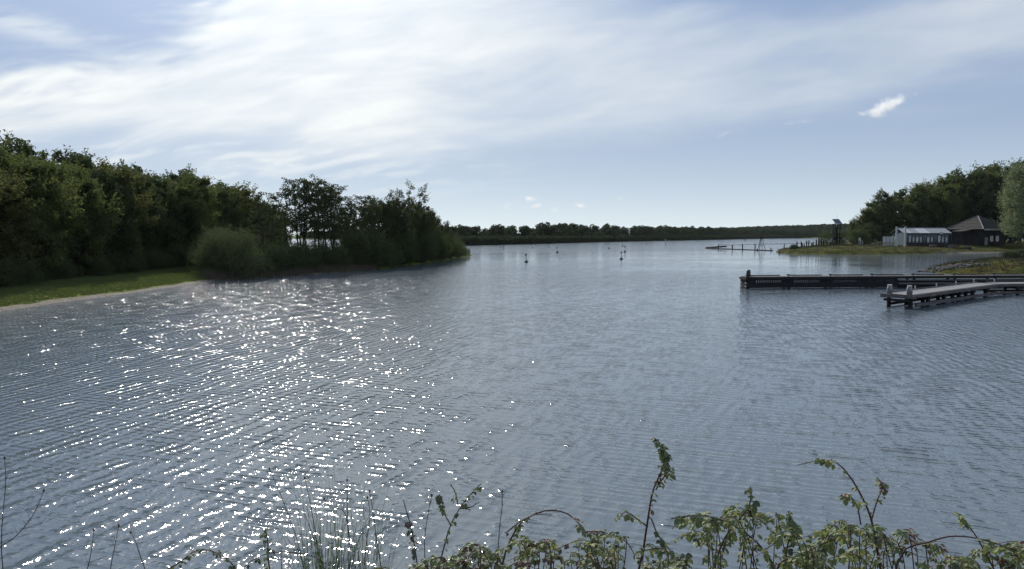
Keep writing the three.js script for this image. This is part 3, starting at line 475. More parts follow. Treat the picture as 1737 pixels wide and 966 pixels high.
// ---------------------------------------------------------------- the long dark pier with slatted sides
{
  const A = V3(21.5, 0, -71.4), B = V3(66.5, 0, -76.2), Lp = A.distanceTo(B), turn = -Math.atan2(B.z - A.z, B.x - A.x), H = 1.1, w = 1.35;
  const p = thing('pier', 'long tarred timber pier with slatted side and two dark bollards at its head', 'pier', [A.x, 0, A.z], turn);   // along its own +x, near side +z
  const n = 11, step = Lp / n;
  for (let k = 0; k <= n; k++) for (const s of [-1, 1]) mesh('pile', cyl(0.14, 0.13, H + 1.5, k * step + (k ? 0 : 0.16), -1.6, s * (w / 2 - 0.16), 9), M.tarred, p);
  mesh('edge_beam', box(Lp, 0.2, 0.14, Lp / 2, H - 0.13, w / 2 + 0.02), M.tarred, p); mesh('edge_beam', box(Lp, 0.2, 0.14, Lp / 2, H - 0.13, -w / 2 - 0.02), M.tarred, p);
  mesh('head_beam', box(0.14, 0.2, w + 0.16, -0.07, H - 0.13, 0), M.tarred, p);
  mesh('head_planks', merge([box(0.06, 0.26, w, -0.03, 0.72, 0), box(0.06, 0.26, w, -0.035, 0.40, 0), box(0.06, 0.3, w, -0.03, 0.06, 0)]), M.tarred, p);
  const plank = new THREE.BoxGeometry(0.138, 0.045, w - 0.12);
  const count = Math.floor(Lp / 0.15);
  for (let k = 0; k < count; k++) { const m = mesh('deck_plank', plank, k % 3 ? M.timber : M.tarred, p); m.position.set(0.075 + k * 0.15, H + 0.0, 0); m.rotation.z = Math.sin(k * 7.1) * 0.006; }
  // slatted breakwater boards under the near edge, open at eye level; a solid board wall further in
  const slat = new THREE.BoxGeometry(0.168, 0.24, 0.05), Ls = 4 * 3.68, nS = 4;
  for (let b = 0; b < nS; b++) {
    const x0 = 0.32 + b * Ls / nS, x1 = x0 + Ls / nS - 0.34;
    for (let x = x0 + 0.5; x < x1 - 0.28; x += 0.206) mesh('slat', slat, M.tarred, p).position.set(x, 0.70, w / 2 - 0.02);
    mesh('board', box(0.62, 0.22, 0.04, x0 + 0.12, 0.70, w / 2 - 0.022), M.tarred, p); mesh('board', box(0.66, 0.22, 0.04, x1 + 0.04, 0.70, w / 2 - 0.022), M.tarred, p);
    mesh('fascia_board', box(Ls / nS - 0.03, 0.17, 0.06, x0 + Ls / nS / 2 - 0.32, 0.895, w / 2 - 0.015), M.tarred, p); mesh('waler', box(Ls / nS - 0.03, 0.50, 0.07, x0 + Ls / nS / 2 - 0.32, 0.34, w / 2 + 0.01), M.tarred, p); mesh('waler', box(Ls / nS - 0.03, 0.3, 0.06, x0 + Ls / nS / 2 - 0.32, -0.08, w / 2 - 0.01), M.tarred, p);
  }
  mesh('waler', box(Lp - Ls - 0.1, 0.2, 0.12, (Lp + Ls) / 2, 0.42, w / 2 + 0.05), M.timber, p); mesh('board_wall', box(Lp - Ls - 0.1, 0.95, 0.04, (Lp + Ls) / 2, 0.32, w / 2 - 0.12), M.tarred, p);
  mesh('waler', box(Lp - Ls - 0.1, 0.12, 0.1, (Lp + Ls) / 2, 0.72, w / 2 + 0.03), M.timber, p);
  // kerb rails on deck with gaps at the plates
  for (let k = 0; k < n; k++) { mesh('kerb_rail', box(step - 0.75, 0.09, 0.09, (k + 0.5) * step, H + 0.09, -w / 2 + 0.1), M.pipe, p); mesh('steel_plate', box(0.7, 0.025, 0.34, (k + 1) * step - 0.1, H + 0.042, w / 2 - 0.16), M.steel, p); if (k < n - 1) { const c = mesh('cleat', box(0.09, 0.16, 0.09, (k + 1) * step - 0.1, H + 0.134, w / 2 - 0.16), M.pipe, p); mesh('cleat_bar', box(0.3, 0.06, 0.07, (k + 1) * step - 0.1, H + 0.22, w / 2 - 0.16), M.pipe, c); } }
  for (const [x, z] of [[0.2, 0.42], [0.62, -0.35]]) mesh('bollard', new THREE.LatheGeometry([[0.001, 0], [0.15, 0], [0.16, 0.2], [0.15, 0.5], [0.09, 0.62], [0.001, 0.63]].map(([a, b]) => new THREE.Vector2(a, b)), 12).translate(x, H + 0.024, z), M.pipe, p);
}
// ---------------------------------------------------------------- the pale jetty with a bend
{
  const j = thing('jetty', 'pale planked jetty with two grey bollards and a bend', 'jetty'), H = 0.92, w = 1.75;
  const C = [V3(26.35, 0, -52.5), V3(39.9, 0, -64.6), V3(62.5, 0, -67.4)];
  const legs = [[C[0], C[1]], [C[1], C[2]]];
  legs.forEach(([a, b], s) => {
    const d = b.clone().sub(a), L = d.length(); d.normalize(); const nrm = V3(-d.z, 0, d.x), at = (t, o, y) => [a.x + d.x * t + nrm.x * o, y, a.z + d.z * t + nrm.z * o];   // o > 0 on the near side
    const plank = new THREE.BoxGeometry(w - 0.1, 0.045, 0.142), yaw = Math.atan2(d.x, d.z), from = s ? 0.55 : 0.08;
    for (let t = from, k = 0; t < L - (s ? 0 : 0.3); t += 0.155, k++) { const m = mesh('deck_plank', plank, k % 4 === 1 ? M.deck2 : M.deck, j); m.position.set(...at(t, 0, H + 0.002 * (k % 3))); m.rotation.y = yaw; }
    const e = s ? 0.35 : -0.18, f = s ? 0 : 0.3;
    mesh('edge_beam', beam(at(e, w / 2, H - 0.12), at(L + f, w / 2, H - 0.12), 0.12, 0.22), M.timber, j); mesh('edge_beam', beam(at(e + 0.2, -w / 2, H - 0.12), at(L - f, -w / 2, H - 0.12), 0.12, 0.22), M.timber, j);
    mesh('lower_waler', beam(at(s ? 0.5 : 0.6, w / 2 + 0.06, 0.2), at(L - 0.1, w / 2 + 0.06, 0.2), 0.14, 0.2), M.timber, j); mesh('lower_waler', beam(at(s ? 0.5 : 0.6, -w / 2 - 0.02, 0.2), at(L - 0.1, -w / 2 - 0.02, 0.2), 0.14, 0.2), M.tarred, j);
    for (let t = s ? 2.2 : 0.3; t < L; t += s ? 3.4 : 3.0) for (const o of [-1, 1]) {
      const q = at(t, o * (w / 2 - 0.16), 0); mesh('pile', cyl(0.15, 0.14, H + 1.4, q[0], -1.55, q[2], 9), M.tarred, j);
    }
    for (let t = s ? 2.2 : 3.3; t < L; t += s ? 3.4 : 6.0) { mesh('cross_beam', beam(at(t, -w / 2 + 0.1, H - 0.34), at(t, w / 2 - 0.08, H - 0.34), 0.16, 0.2), M.tarred, j); mesh('fender_block', beam(at(t - 0.28, w / 2 - 0.02, H - 0.34), at(t + 0.28, w / 2 - 0.02, H - 0.34), 0.2, 0.24), M.tarred, j); }
    for (let t = s ? 1.2 : 0.75; t < L - 0.3; t += 4.1) { const m = mesh('rail_post', cyl(0.05, 0.05, 0.3, ...at(t, -w / 2 + 0.14, H + 0.02), 8), M.steel, j); mesh('post_cap', cyl(0.055, 0.04, 0.03, ...at(t, -w / 2 + 0.14, H + 0.32), 8), M.cap, m); }
    mesh('rail_pipe', tube([at(s ? 0.4 : 0.95, -w / 2 + 0.14, H + 0.12), at(L * 0.5, -w / 2 + 0.14, H + 0.12), at(L - 0.2, -w / 2 + 0.14, H + 0.12)], [0.035, 0.035, 0.035], 6), M.pipe, j);
    if (!s) {
      mesh('end_beam', beam(at(-0.18, -w / 2 - 0.2, H - 0.1), at(-0.18, w / 2 + 0.04, H - 0.1), 0.16, 0.26), M.timber, j); mesh('end_waler', beam(at(-0.14, -w / 2, 0.55), at(-0.14, w / 2 - 0.1, 0.55), 0.14, 0.16), M.tarred, j);
      for (const o of [-0.62, 0.68]) { const q = at(0.14, o, 0), b2 = mesh('bollard', new THREE.LatheGeometry([[0.001, 0], [0.17, 0], [0.2, 0.18], [0.19, 0.36], [0.15, 0.52], [0.001, 0.53]].map(([u, v]) => new THREE.Vector2(u, v)), 14).translate(q[0], H + 0.024, q[2]), M.bollard, j); mesh('bollard_cap', cyl(0.15, 0.155, 0.09, q[0], H + 0.56, q[2], 14), M.cap, b2); }
    }
  });
}
// ---------------------------------------------------------------- mooring post and stones on the bank
{
  const z = -101.8, x = 60.9, p = thing('mooring_post', 'single dark post standing in the water off the stones', 'post', [x, -0.6, z]);
  mesh('post', cyl(0.17, 0.15, 2.1, 0, 0, 0, 10), M.tarred, p); mesh('post_cap', cyl(0.19, 0.12, 0.1, 0, 2.1, 0, 10), M.timber, p);
  const r = rng(66), g = new THREE.IcosahedronGeometry(0.26, 1), a = g.attributes.position; for (let i = 0; i < a.count; i++) { const k = 1 + 0.5 * fbm(a.getX(i) * 5 + 3, a.getY(i) * 5 + a.getZ(i) * 4, 2); a.setXYZ(i, a.getX(i) * k * 1.3, a.getY(i) * k * 0.75, a.getZ(i) * k); } g.computeVertexNormals();
  const list = []; for (let k = 0; k < 150; k++) { const t = r(), xx = lerp(55.2, 60.5, t) + (r() - 0.5) * 1.2, zz = lerp(-103.5, -98.5, t) + (r() - 0.5) * 2.4; const s = 0.3 + 0.65 * r(); list.push(new THREE.Matrix4().compose(V3(xx, Math.max(0.02, bankHeight(xx, zz)) + 0.05, zz), new THREE.Quaternion().setFromEuler(new THREE.Euler(r() * 6, r() * 6, r() * 6)), V3(s, s, s))); }
  stuff('shore_stones', g, M.stone, list, 'loose grey stones at the water edge of the grass bank', 'stones');
}
// ---------------------------------------------------------------- buoys
{
  const spar = (h) => { const g = new THREE.Group(); g.userData = { kindName: 'spar_buoy', category: 'buoy' };
    mesh('float', new THREE.LatheGeometry([[0.001, -0.3], [0.3, -0.2], [0.36, 0.06], [0.26, 0.24], [0.1, 0.34], [0.001, 0.34]].map(([a, b]) => new THREE.Vector2(a, b)), 14), M.buoyBlack, g);
    mesh('pole', cyl(0.065, 0.05, h - 0.3, 0, 0.3, 0, 8), M.buoyBlack, g); mesh('band', cyl(0.1, 0.1, 0.12, 0, h * 0.55, 0, 10), M.buoyWhite, g); mesh('topmark', new THREE.SphereGeometry(0.17, 12, 8).scale(1, 1.15, 1).translate(0, h - 0.02, 0), M.buoyBlack, g); return g; };
  const P = spar(1.35);
  const put = (x, z, lean, dir, s, label) => { const c = copyOf(P, [x, 0, z], dir, s, label, 'dark spar buoys marking the channel'); c.rotation.z = lean; return c; };
  put(2.6, -140.5, 0.05, 0, 1, 'dark spar buoy off the headland, well apart from the others');
  put(22.3, -157.4, 0.02, 0, 1.05, 'dark spar buoy in front of the close pair in the channel');
  put(32.3, -221, -0.02, 0.4, 1.2, 'dark spar buoy just behind another one in the channel');
  put(12.5, -213.8, 0.05, 0, 1.1, 'dark spar buoy standing alone in mid channel');
  for (const [x, z, l, s] of [[34.8, -277, 0.2, 1.1], [7.6, -289, 0.25, 0.9], [10.3, -333, 0.15, 0.95], [14.4, -303, 0.12, 1.0], [47.7, -333, 0.24, 1.1], [68.5, -393, 0.15, 1.1], [124, -517, 0.15, 1.2]]) put(x, z, l, 0.3, s, 'small leaning spar buoy out on the rough open water');
  const mark = (x, z, h, label, m) => { const t = thing('channel_mark', label, 'marker', [x, -1, z]); mesh('pole', cyl(0.11, 0.08, h + 1, 0, 0, 0, 8), M.timber, t); mesh('head', cyl(0.14, 0.14, h * 0.28, 0, h * 0.72 + 1.02, 0, 8), m, t); };
  mark(69.7, -351, 3.0, 'tall thin channel mark with a white head', M.buoyWhite); mark(-2.9, -266, 2.1, 'thin dark stake standing in the open water', M.tarred);
  const b = thing('mooring_buoy', 'squat black mooring buoy far out on the lake', 'buoy', [204, 0, -676]); mesh('float', new THREE.SphereGeometry(1.0, 12, 8).scale(1, 0.9, 1), M.buoyBlack, b); mesh('ring', new THREE.TorusGeometry(0.4, 0.12, 6, 12).translate(0, 1.1, 0), M.buoyBlack, b);
}
// ---------------------------------------------------------------- the swimming stage: floating boom with hand rail, A-frame beside it
{
  const s = thing('swimming_stage', 'low timber stage of posts and rail reaching out from the spit', 'stage');
  const a = [70.3, -277], b = [79.6, -236], at = (t, y) => [lerp(a[0], b[0], t), y, lerp(a[1], b[1], t)];
  mesh('boom', merge([beam(at(0.02, 0.14), at(0.5, 0.14), 0.5, 0.26), beam(at(0.5, 0.12), at(1, 0.12), 0.55, 0.26)]), M.tarred, s);
  mesh('nose', beam([70.2, 0.2, -279], [73.6, 0.95, -266], 0.7, 0.5), M.tarred, s);
  for (const [px, z, h] of [[71.6, -268, 1.5], [73.0, -256, 1.7], [74.6, -250, 1.9], [77.4, -246, 2.1], [79.8, -238, 0.9], [76.2, -240, 0.6]]) mesh('post', cyl(0.19, 0.17, h + 1.4, px, -1.4, z, 8), M.tarred, s);
  mesh('hand_rail', tube([[71.6, 1.45, -268], [73, 1.55, -256], [74.6, 1.7, -250], [77.4, 1.95, -246], [86, 2.1, -244], [96, 2.5, -240]], [0.07, 0.07, 0.07, 0.07, 0.07, 0.07], 6), M.tarred, s);
  for (const [x, z] of [[86, -244], [91, -242]]) mesh('post', cyl(0.17, 0.15, 3.4, x, -1.2, z, 8), M.tarred, s);
  const f = thing('lifting_frame', 'tall dark A-frame standing by the end of the swimming stage', 'frame', [78.4, 0, -243]);
  for (const [x, z] of [[-1.35, 0.2], [1.55, 0.2], [-0.3, -1.1], [0.75, -1.1]]) mesh('leg', beam([x, -0.9, z], [x * 0.14, 4.2, z * 0.15], 0.13, 0.13), M.tarred, f);
  mesh('head', box(0.7, 0.16, 0.4, 0.02, 4.2, 0), M.tarred, f); mesh('brace', beam([-0.85, 1.6, 0.15], [0.95, 1.6, 0.15], 0.1, 0.1), M.tarred, f);
  const st = thing('water_stake', 'short stake in the water before the tip of the spit', 'post', [71.3, -0.8, -206]); mesh('stake', cyl(0.12, 0.1, 1.8, 0, 0, 0, 8), M.tarred, st); mesh('foot', box(0.7, 0.2, 0.3, 0.1, 0.78, 0), M.tarred, st);
}
// ---------------------------------------------------------------- posts, solar tower, bench and chair on the spit
{
  const r = rng(5150);
  for (let k = 0; k < 15; k++) {
    const t = k / 14, x = lerp(82, 93.5, t), z = lerp(-222, -224, t) + (r() - 0.5) * 2.4, h = 0.8 + 1.5 * r(), p = thing('timber_post', 'weathered timber post in the uneven row beside the solar tower', 'post', [x, spitHeight(x, z) - 0.3, z], r() * 3, 'row of timber posts by the solar tower');
    mesh('shaft', cyl(0.19, 0.17, h + 0.3, 0, 0, 0, 8), M.tarred, p); mesh('top', cyl(0.17, 0.1, 0.08, 0, h + 0.3, 0, 8), M.timber, p);
  }
  const x = 94.4, z = -225, y = spitHeight(x, z), t = thing('solar_tower', 'wooden tower carrying a tilted solar panel above the spit', 'tower', [x, y, z], 0.12);
  for (const [a, c, h] of [[-0.85, 0.5, 6.4], [0.05, 0.5, 6.6], [0.95, 0.5, 6.4], [-0.75, -0.9, 6.2], [0.85, -0.9, 6.2]]) mesh('post', cyl(0.2, 0.17, h + 0.3, a, -0.3, c, 8).scale(0.85, 1, 0.85), M.tarred, t);
  mesh('core', box(0.5, 5.2, 0.5, 0.05, 2.8, -0.2), M.tarred, t);
  for (const yy of [2.0, 3.4, 5.0]) mesh('cross_beam', box(2.3, 0.2, 0.14, 0.05, yy, 0.72), M.tarred, t);
  mesh('platform', box(3.0, 0.16, 2.2, 0.1, 2.35, 0), M.tarred, t); mesh('rail', merge([box(3.0, 0.08, 0.08, 0.1, 3.3, 1.05), box(0.08, 0.95, 0.08, -1.35, 2.85, 1.05), box(0.08, 0.95, 0.08, 1.55, 2.85, 1.05)]), M.tarred, t);
  mesh('strut', beam([-2.6, -0.2, 0.6], [-0.9, 2.6, 0.5], 0.16, 0.16), M.tarred, t); mesh('strut', beam([2.3, -0.2, 0.6], [0.95, 2.4, 0.5], 0.16, 0.16), M.tarred, t);
  const pan = mesh('solar_panel', box(2.3, 0.1, 1.9).rotateX(0.75).rotateY(0.2).translate(0.15, 7.0, 0), M.solar, t); mesh('panel_frame', merge([box(2.42, 0.08, 0.08, 0, -0.01, 0.98), box(2.42, 0.08, 0.08, 0, -0.01, -0.98), box(0.08, 0.08, 1.9, -1.18, -0.01, 0), box(0.08, 0.08, 1.9, 1.18, -0.01, 0)]).rotateX(0.75).rotateY(0.2).translate(0.15, 7.0, 0), M.steel, pan);
  mesh('antenna', cyl(0.035, 0.02, 1.3, 0.05, 7.6, 0, 6), M.pipe, t);
  const bx = 104.2, bz = -231, c = thing('white_chair', 'tall white lifeguard chair between the tower and the bench', 'chair', [bx, spitHeight(bx, bz), bz], 0.4);
  for (const [a, q] of [[-0.45, 0.45], [0.45, 0.45], [-0.35, -0.35], [0.35, -0.35]]) mesh('leg', beam([a, -0.1, q], [a * 0.75, 1.2, q * 0.75], 0.09, 0.09), M.white, c);
  mesh('seat', box(0.85, 0.08, 0.8, 0, 1.22, 0), M.white, c); mesh('backrest', box(0.85, 0.8, 0.08, 0, 1.7, -0.36), M.white, c); mesh('rung', box(0.8, 0.07, 0.07, 0, 0.6, 0.4), M.white, c);
  const ex = 107.5, ez = -229, e = thing('bench', 'low pale bench on the grass left of the windscreen', 'bench', [ex, spitHeight(ex, ez), ez]);
  mesh('seat', box(1.7, 0.09, 0.45, 0, 0.45, 0), M.white, e); for (const a of [-0.7, 0.7]) mesh('leg', box(0.1, 0.5, 0.4, a, 0.16, 0), M.timber, e);
  for (const [a, q, h] of [[92.5, -207, 1.3], [96.8, -206.5, 1.4], [101, -206, 1.2], [117.4, -209.5, 1.9]]) { const w = thing('fence_stake', 'thin grey stake standing on the front slope of the spit', 'post', [a, spitHeight(a, q) - 0.2, q], 0, 'thin stakes on the spit'); mesh('shaft', cyl(0.05, 0.045, h, 0, 0, 0, 6), M.timber, w); mesh('top', cyl(0.06, 0.04, 0.06, 0, h, 0, 6), M.timber, w); }
}
// ---------------------------------------------------------------- the cafe: glazed veranda, windscreen, two white columns
{
  const Z = -222, gy = spitHeight(117, Z) + 0.05, c = thing('cafe', 'low blue boarded cafe with pale metal roof and glazed veranda', 'building', [112.8, gy, Z], 0.0);   // own +x along the front, +z to the lake
  const L = 12.6, D = 7, E = 3.75, R = 5.1;
  mesh('wall', box(L, 0.95, 0.16, L / 2, 0.42, 0), M.darkBoard, c); mesh('wall', box(L, 0.85, 0.16, L / 2, E - 0.42, 0), M.blueBoard, c);
  mesh('side_wall', box(0.16, E - 0.05, D, 0.0, E / 2, -D / 2 - 0.09), M.blueBoard, c); mesh('side_wall', box(0.16, E - 0.05, D, L, E / 2, -D / 2 - 0.09), M.darkBoard, c); mesh('back_wall', box(L, E, 0.16, L / 2, E / 2, -D - 0.2), M.darkBoard, c);
  mesh('floor', box(L - 0.2, 0.1, D - 0.2, L / 2, 0.02, -D / 2 - 0.05), M.darkBoard, c);
  const nb = 12, bw = L / nb;
  for (let k = 0; k <= nb; k++) mesh('mullion', box(0.18, 2.1, 0.2, clamp(k * bw, 0.1, L - 0.1), 1.93, 0.02), M.blueBoard, c);
  for (let k = 0; k < nb; k++) { const open = [0, 5, 8].includes(k), w = mesh('window', box(bw - 0.2, 2.06, 0.04, (k + 0.5) * bw, 1.93, -0.03), M.glass, c); if (!open) mesh('blind', box(bw * (k % 3 ? 0.36 : 0.62), k % 4 === 1 ? 1.9 : 1.45, 0.03, (k + 0.42) * bw, k % 4 === 1 ? 1.93 : 1.65, 0.01), M.curtain, w); }
  const roof = (z0, y0, z1, y1, mm) => { for (let k = 0; k < 18; k++) { const w = (L + 1.2) / 18, g = beam([-0.6 + (k + 0.5) * w, y0, z0], [-0.6 + (k + 0.5) * w, y1, z1], w - 0.03, 0.07); mesh('roof_sheet', g, mm && (k > 5 && k < 10 || k === 2) ? M.roofLight : M.roofMetal, c); } };
  roof(0.55, E - 0.15, -D / 2, R, true); roof(-D - 0.6, E - 0.15, -D / 2 - 0.02, R, false);
  mesh('ridge_cap', box(L + 1.3, 0.1, 0.35, L / 2, R + 0.06, -D / 2), M.roofMetal, c);
  { const sh = new THREE.Shape([[0, 0], [D + 0.2, 0], [D / 2, R - E - 0.05]].map(([u, v]) => new THREE.Vector2(u, v))); for (const x of [0.04, L - 0.12]) mesh('gable', new THREE.ExtrudeGeometry(sh, { depth: 0.1, bevelEnabled: false }).rotateY(Math.PI / 2).translate(x, E - 0.06, -0.05), M.darkBoard, c); }
  mesh('terrace', box(L + 3, 0.35, 3.4, L / 2 - 0.5, 0.05, 1.95), M.darkBoard, c);
  mesh('terrace_rail', merge([box(L + 3, 0.08, 0.08, L / 2 - 0.5, 1.2, 3.6), box(L + 3, 0.06, 0.06, L / 2 - 0.5, 0.72, 3.6)]), M.darkBoard, c);
  for (let k = 0; k <= 12; k++) mesh('rail_post', box(0.1, 1.05, 0.1, -1.9 + k * (L + 2.8) / 12, 0.72, 3.6), M.darkBoard, c);
  mesh('sign_board', box(0.9, 0.62, 0.08, L * 0.8, E - 0.12, 0.72), M.white, c);
  for (const [x, lab] of [[108.1, 'slim white column next to the windscreen'], [110.6, 'slim white column against the cafe windows']]) { const y = spitHeight(x, Z + 5) , col = thing('white_column', lab, 'column', [x, y, Z + 4.6]); mesh('shaft', cyl(0.27, 0.23, 5.4, 0, 0, 0, 12), M.white, col); mesh('cap', cyl(0.27, 0.27, 0.16, 0, 5.4, 0, 12), M.white, col); mesh('foot', cyl(0.4, 0.32, 0.25, 0, -0.02, 0, 12), M.white, col); }
  const wx = 104.9, wz = Z + 3.2, wy = spitHeight(wx, wz), w = thing('windscreen', 'white panelled windscreen at the end of the cafe terrace', 'screen', [wx, wy, wz]);
  for (let k = 0; k < 4; k++) { mesh('panel', box(0.92, 1.6, 0.05, 0.5 + k * 1.02, 1.85, 0), M.white, w); mesh('lower_panel', box(0.96, 1.0, 0.07, 0.5 + k * 1.02, 0.5, 0), M.cream, w); }
  for (let k = 0; k <= 4; k++) mesh('post', box(0.09, 2.75, 0.12, k * 1.02 - 0.01, 1.37, 0), M.darkBoard, w);
  // outdoor tables with benches
  for (const [x, z] of [[117.5, Z + 6.4], [122.6, Z + 6.8], [127.4, Z + 6.0]]) { const y = spitHeight(x, z), t = thing('picnic_table', 'grey picnic table on the grass before the cafe', 'table', [x, y, z], 0.2, 'picnic tables before the cafe'); mesh('tabletop', box(1.8, 0.06, 0.75, 0, 0.75, 0), M.timber, t); for (const s of [-1, 1]) { mesh('bench_seat', box(1.8, 0.05, 0.28, 0, 0.45, s * 0.7), M.timber, t); mesh('leg', box(0.09, 0.76, 1.5, s * 0.65, 0.36, 0), M.timber, t); } }
}
// ---------------------------------------------------------------- the pavilion with its hipped roof
{
  const Z = -236, X = 142.0, gy = spitHeight(X, Z), p = thing('pavilion', 'dark pavilion with a tall hipped roof and pale front fascia', 'building', [X, gy, Z], 0.425), h = 4.7, a = 5.2, e = 6.2, top = 8.7;
  for (let k = 0; k < 4; k++) { const q = k * Math.PI / 2; mesh('wall', box(2 * a - 0.2, h, 0.2, 0, h / 2, a).rotateY(q), M.darkBoard, p); }
  const rows = 9, tri = (y0, r0, y1, r1, q) => { const g = new THREE.BufferGeometry(), d = 0.07, v = [[-r0, y0, r0], [r0, y0, r0], [r1, y1, r1], [-r1, y1, r1], [-r0, y0 - d, r0], [r0, y0 - d, r0]]; const f = [0, 1, 2, 0, 2, 3, 4, 5, 1, 4, 1, 0], pos = []; for (const i of f) pos.push(...v[i]); g.setAttribute('position', new THREE.Float32BufferAttribute(pos, 3)); g.setAttribute('uv', new THREE.Float32BufferAttribute(f.flatMap((i) => [v[i][0] / 3, v[i][1] / 3]), 2)); g.rotateY(q); g.computeVertexNormals(); return g; };
  for (let k = 0; k < 4; k++) { const q = k * Math.PI / 2; for (let i = 0; i < rows; i++) { const t0 = i / rows, t1 = (i + 1) / rows; mesh('roof_course', tri(h + (top - h) * t0 + 0.06, e * (1 - t0) + 0.06, h + (top - h) * t1, e * (1 - t1), q), M.roofTile, p); }
    mesh('hip_ridge', beam([e * Math.SQRT2 * Math.sin(q + Math.PI / 4), h + 0.12, e * Math.SQRT2 * Math.cos(q + Math.PI / 4)], [0, top + 0.12, 0], 0.2, 0.12), M.ridge, p); }
  mesh('soffit', box(2 * e - 0.1, 0.06, 2 * e - 0.1, 0, h - 0.02, 0), M.darkBoard, p);
  mesh('fascia', box(2 * e - 0.6, 0.46, 0.12, 0, h - 0.12, e + 0.08), M.white, p);
  for (const [x, w] of [[-1.2, 1.6], [1.4, 1.6]]) { const g = mesh('window', box(w, 1.7, 0.06, x, 1.9, a + 0.12), M.glass, p); mesh('window_frame', merge([box(w + 0.2, 0.1, 0.1, x, 2.8, a + 0.14), box(w + 0.2, 0.1, 0.1, x, 1.02, a + 0.14), box(0.1, 1.7, 0.1, x - w / 2 - 0.05, 1.91, a + 0.14), box(0.1, 1.7, 0.1, x + w / 2 + 0.05, 1.91, a + 0.14)]), M.darkBoard, g); }
  mesh('door', box(1.3, 2.3, 0.08, -3.6, 1.15, a + 0.12), M.ridge, p);
  mesh('porch_roof', box(5.4, 0.14, 3.6).rotateZ(0.12).translate(-8.2, 4.35, 1.0), M.roofTile, p);
  for (const [x, z] of [[-10.6, 2.6], [-10.6, -0.6], [-7.2, 2.6]]) mesh('porch_post', cyl(0.12, 0.12, 4.2, x, 0, z, 8), M.darkBoard, p);
}

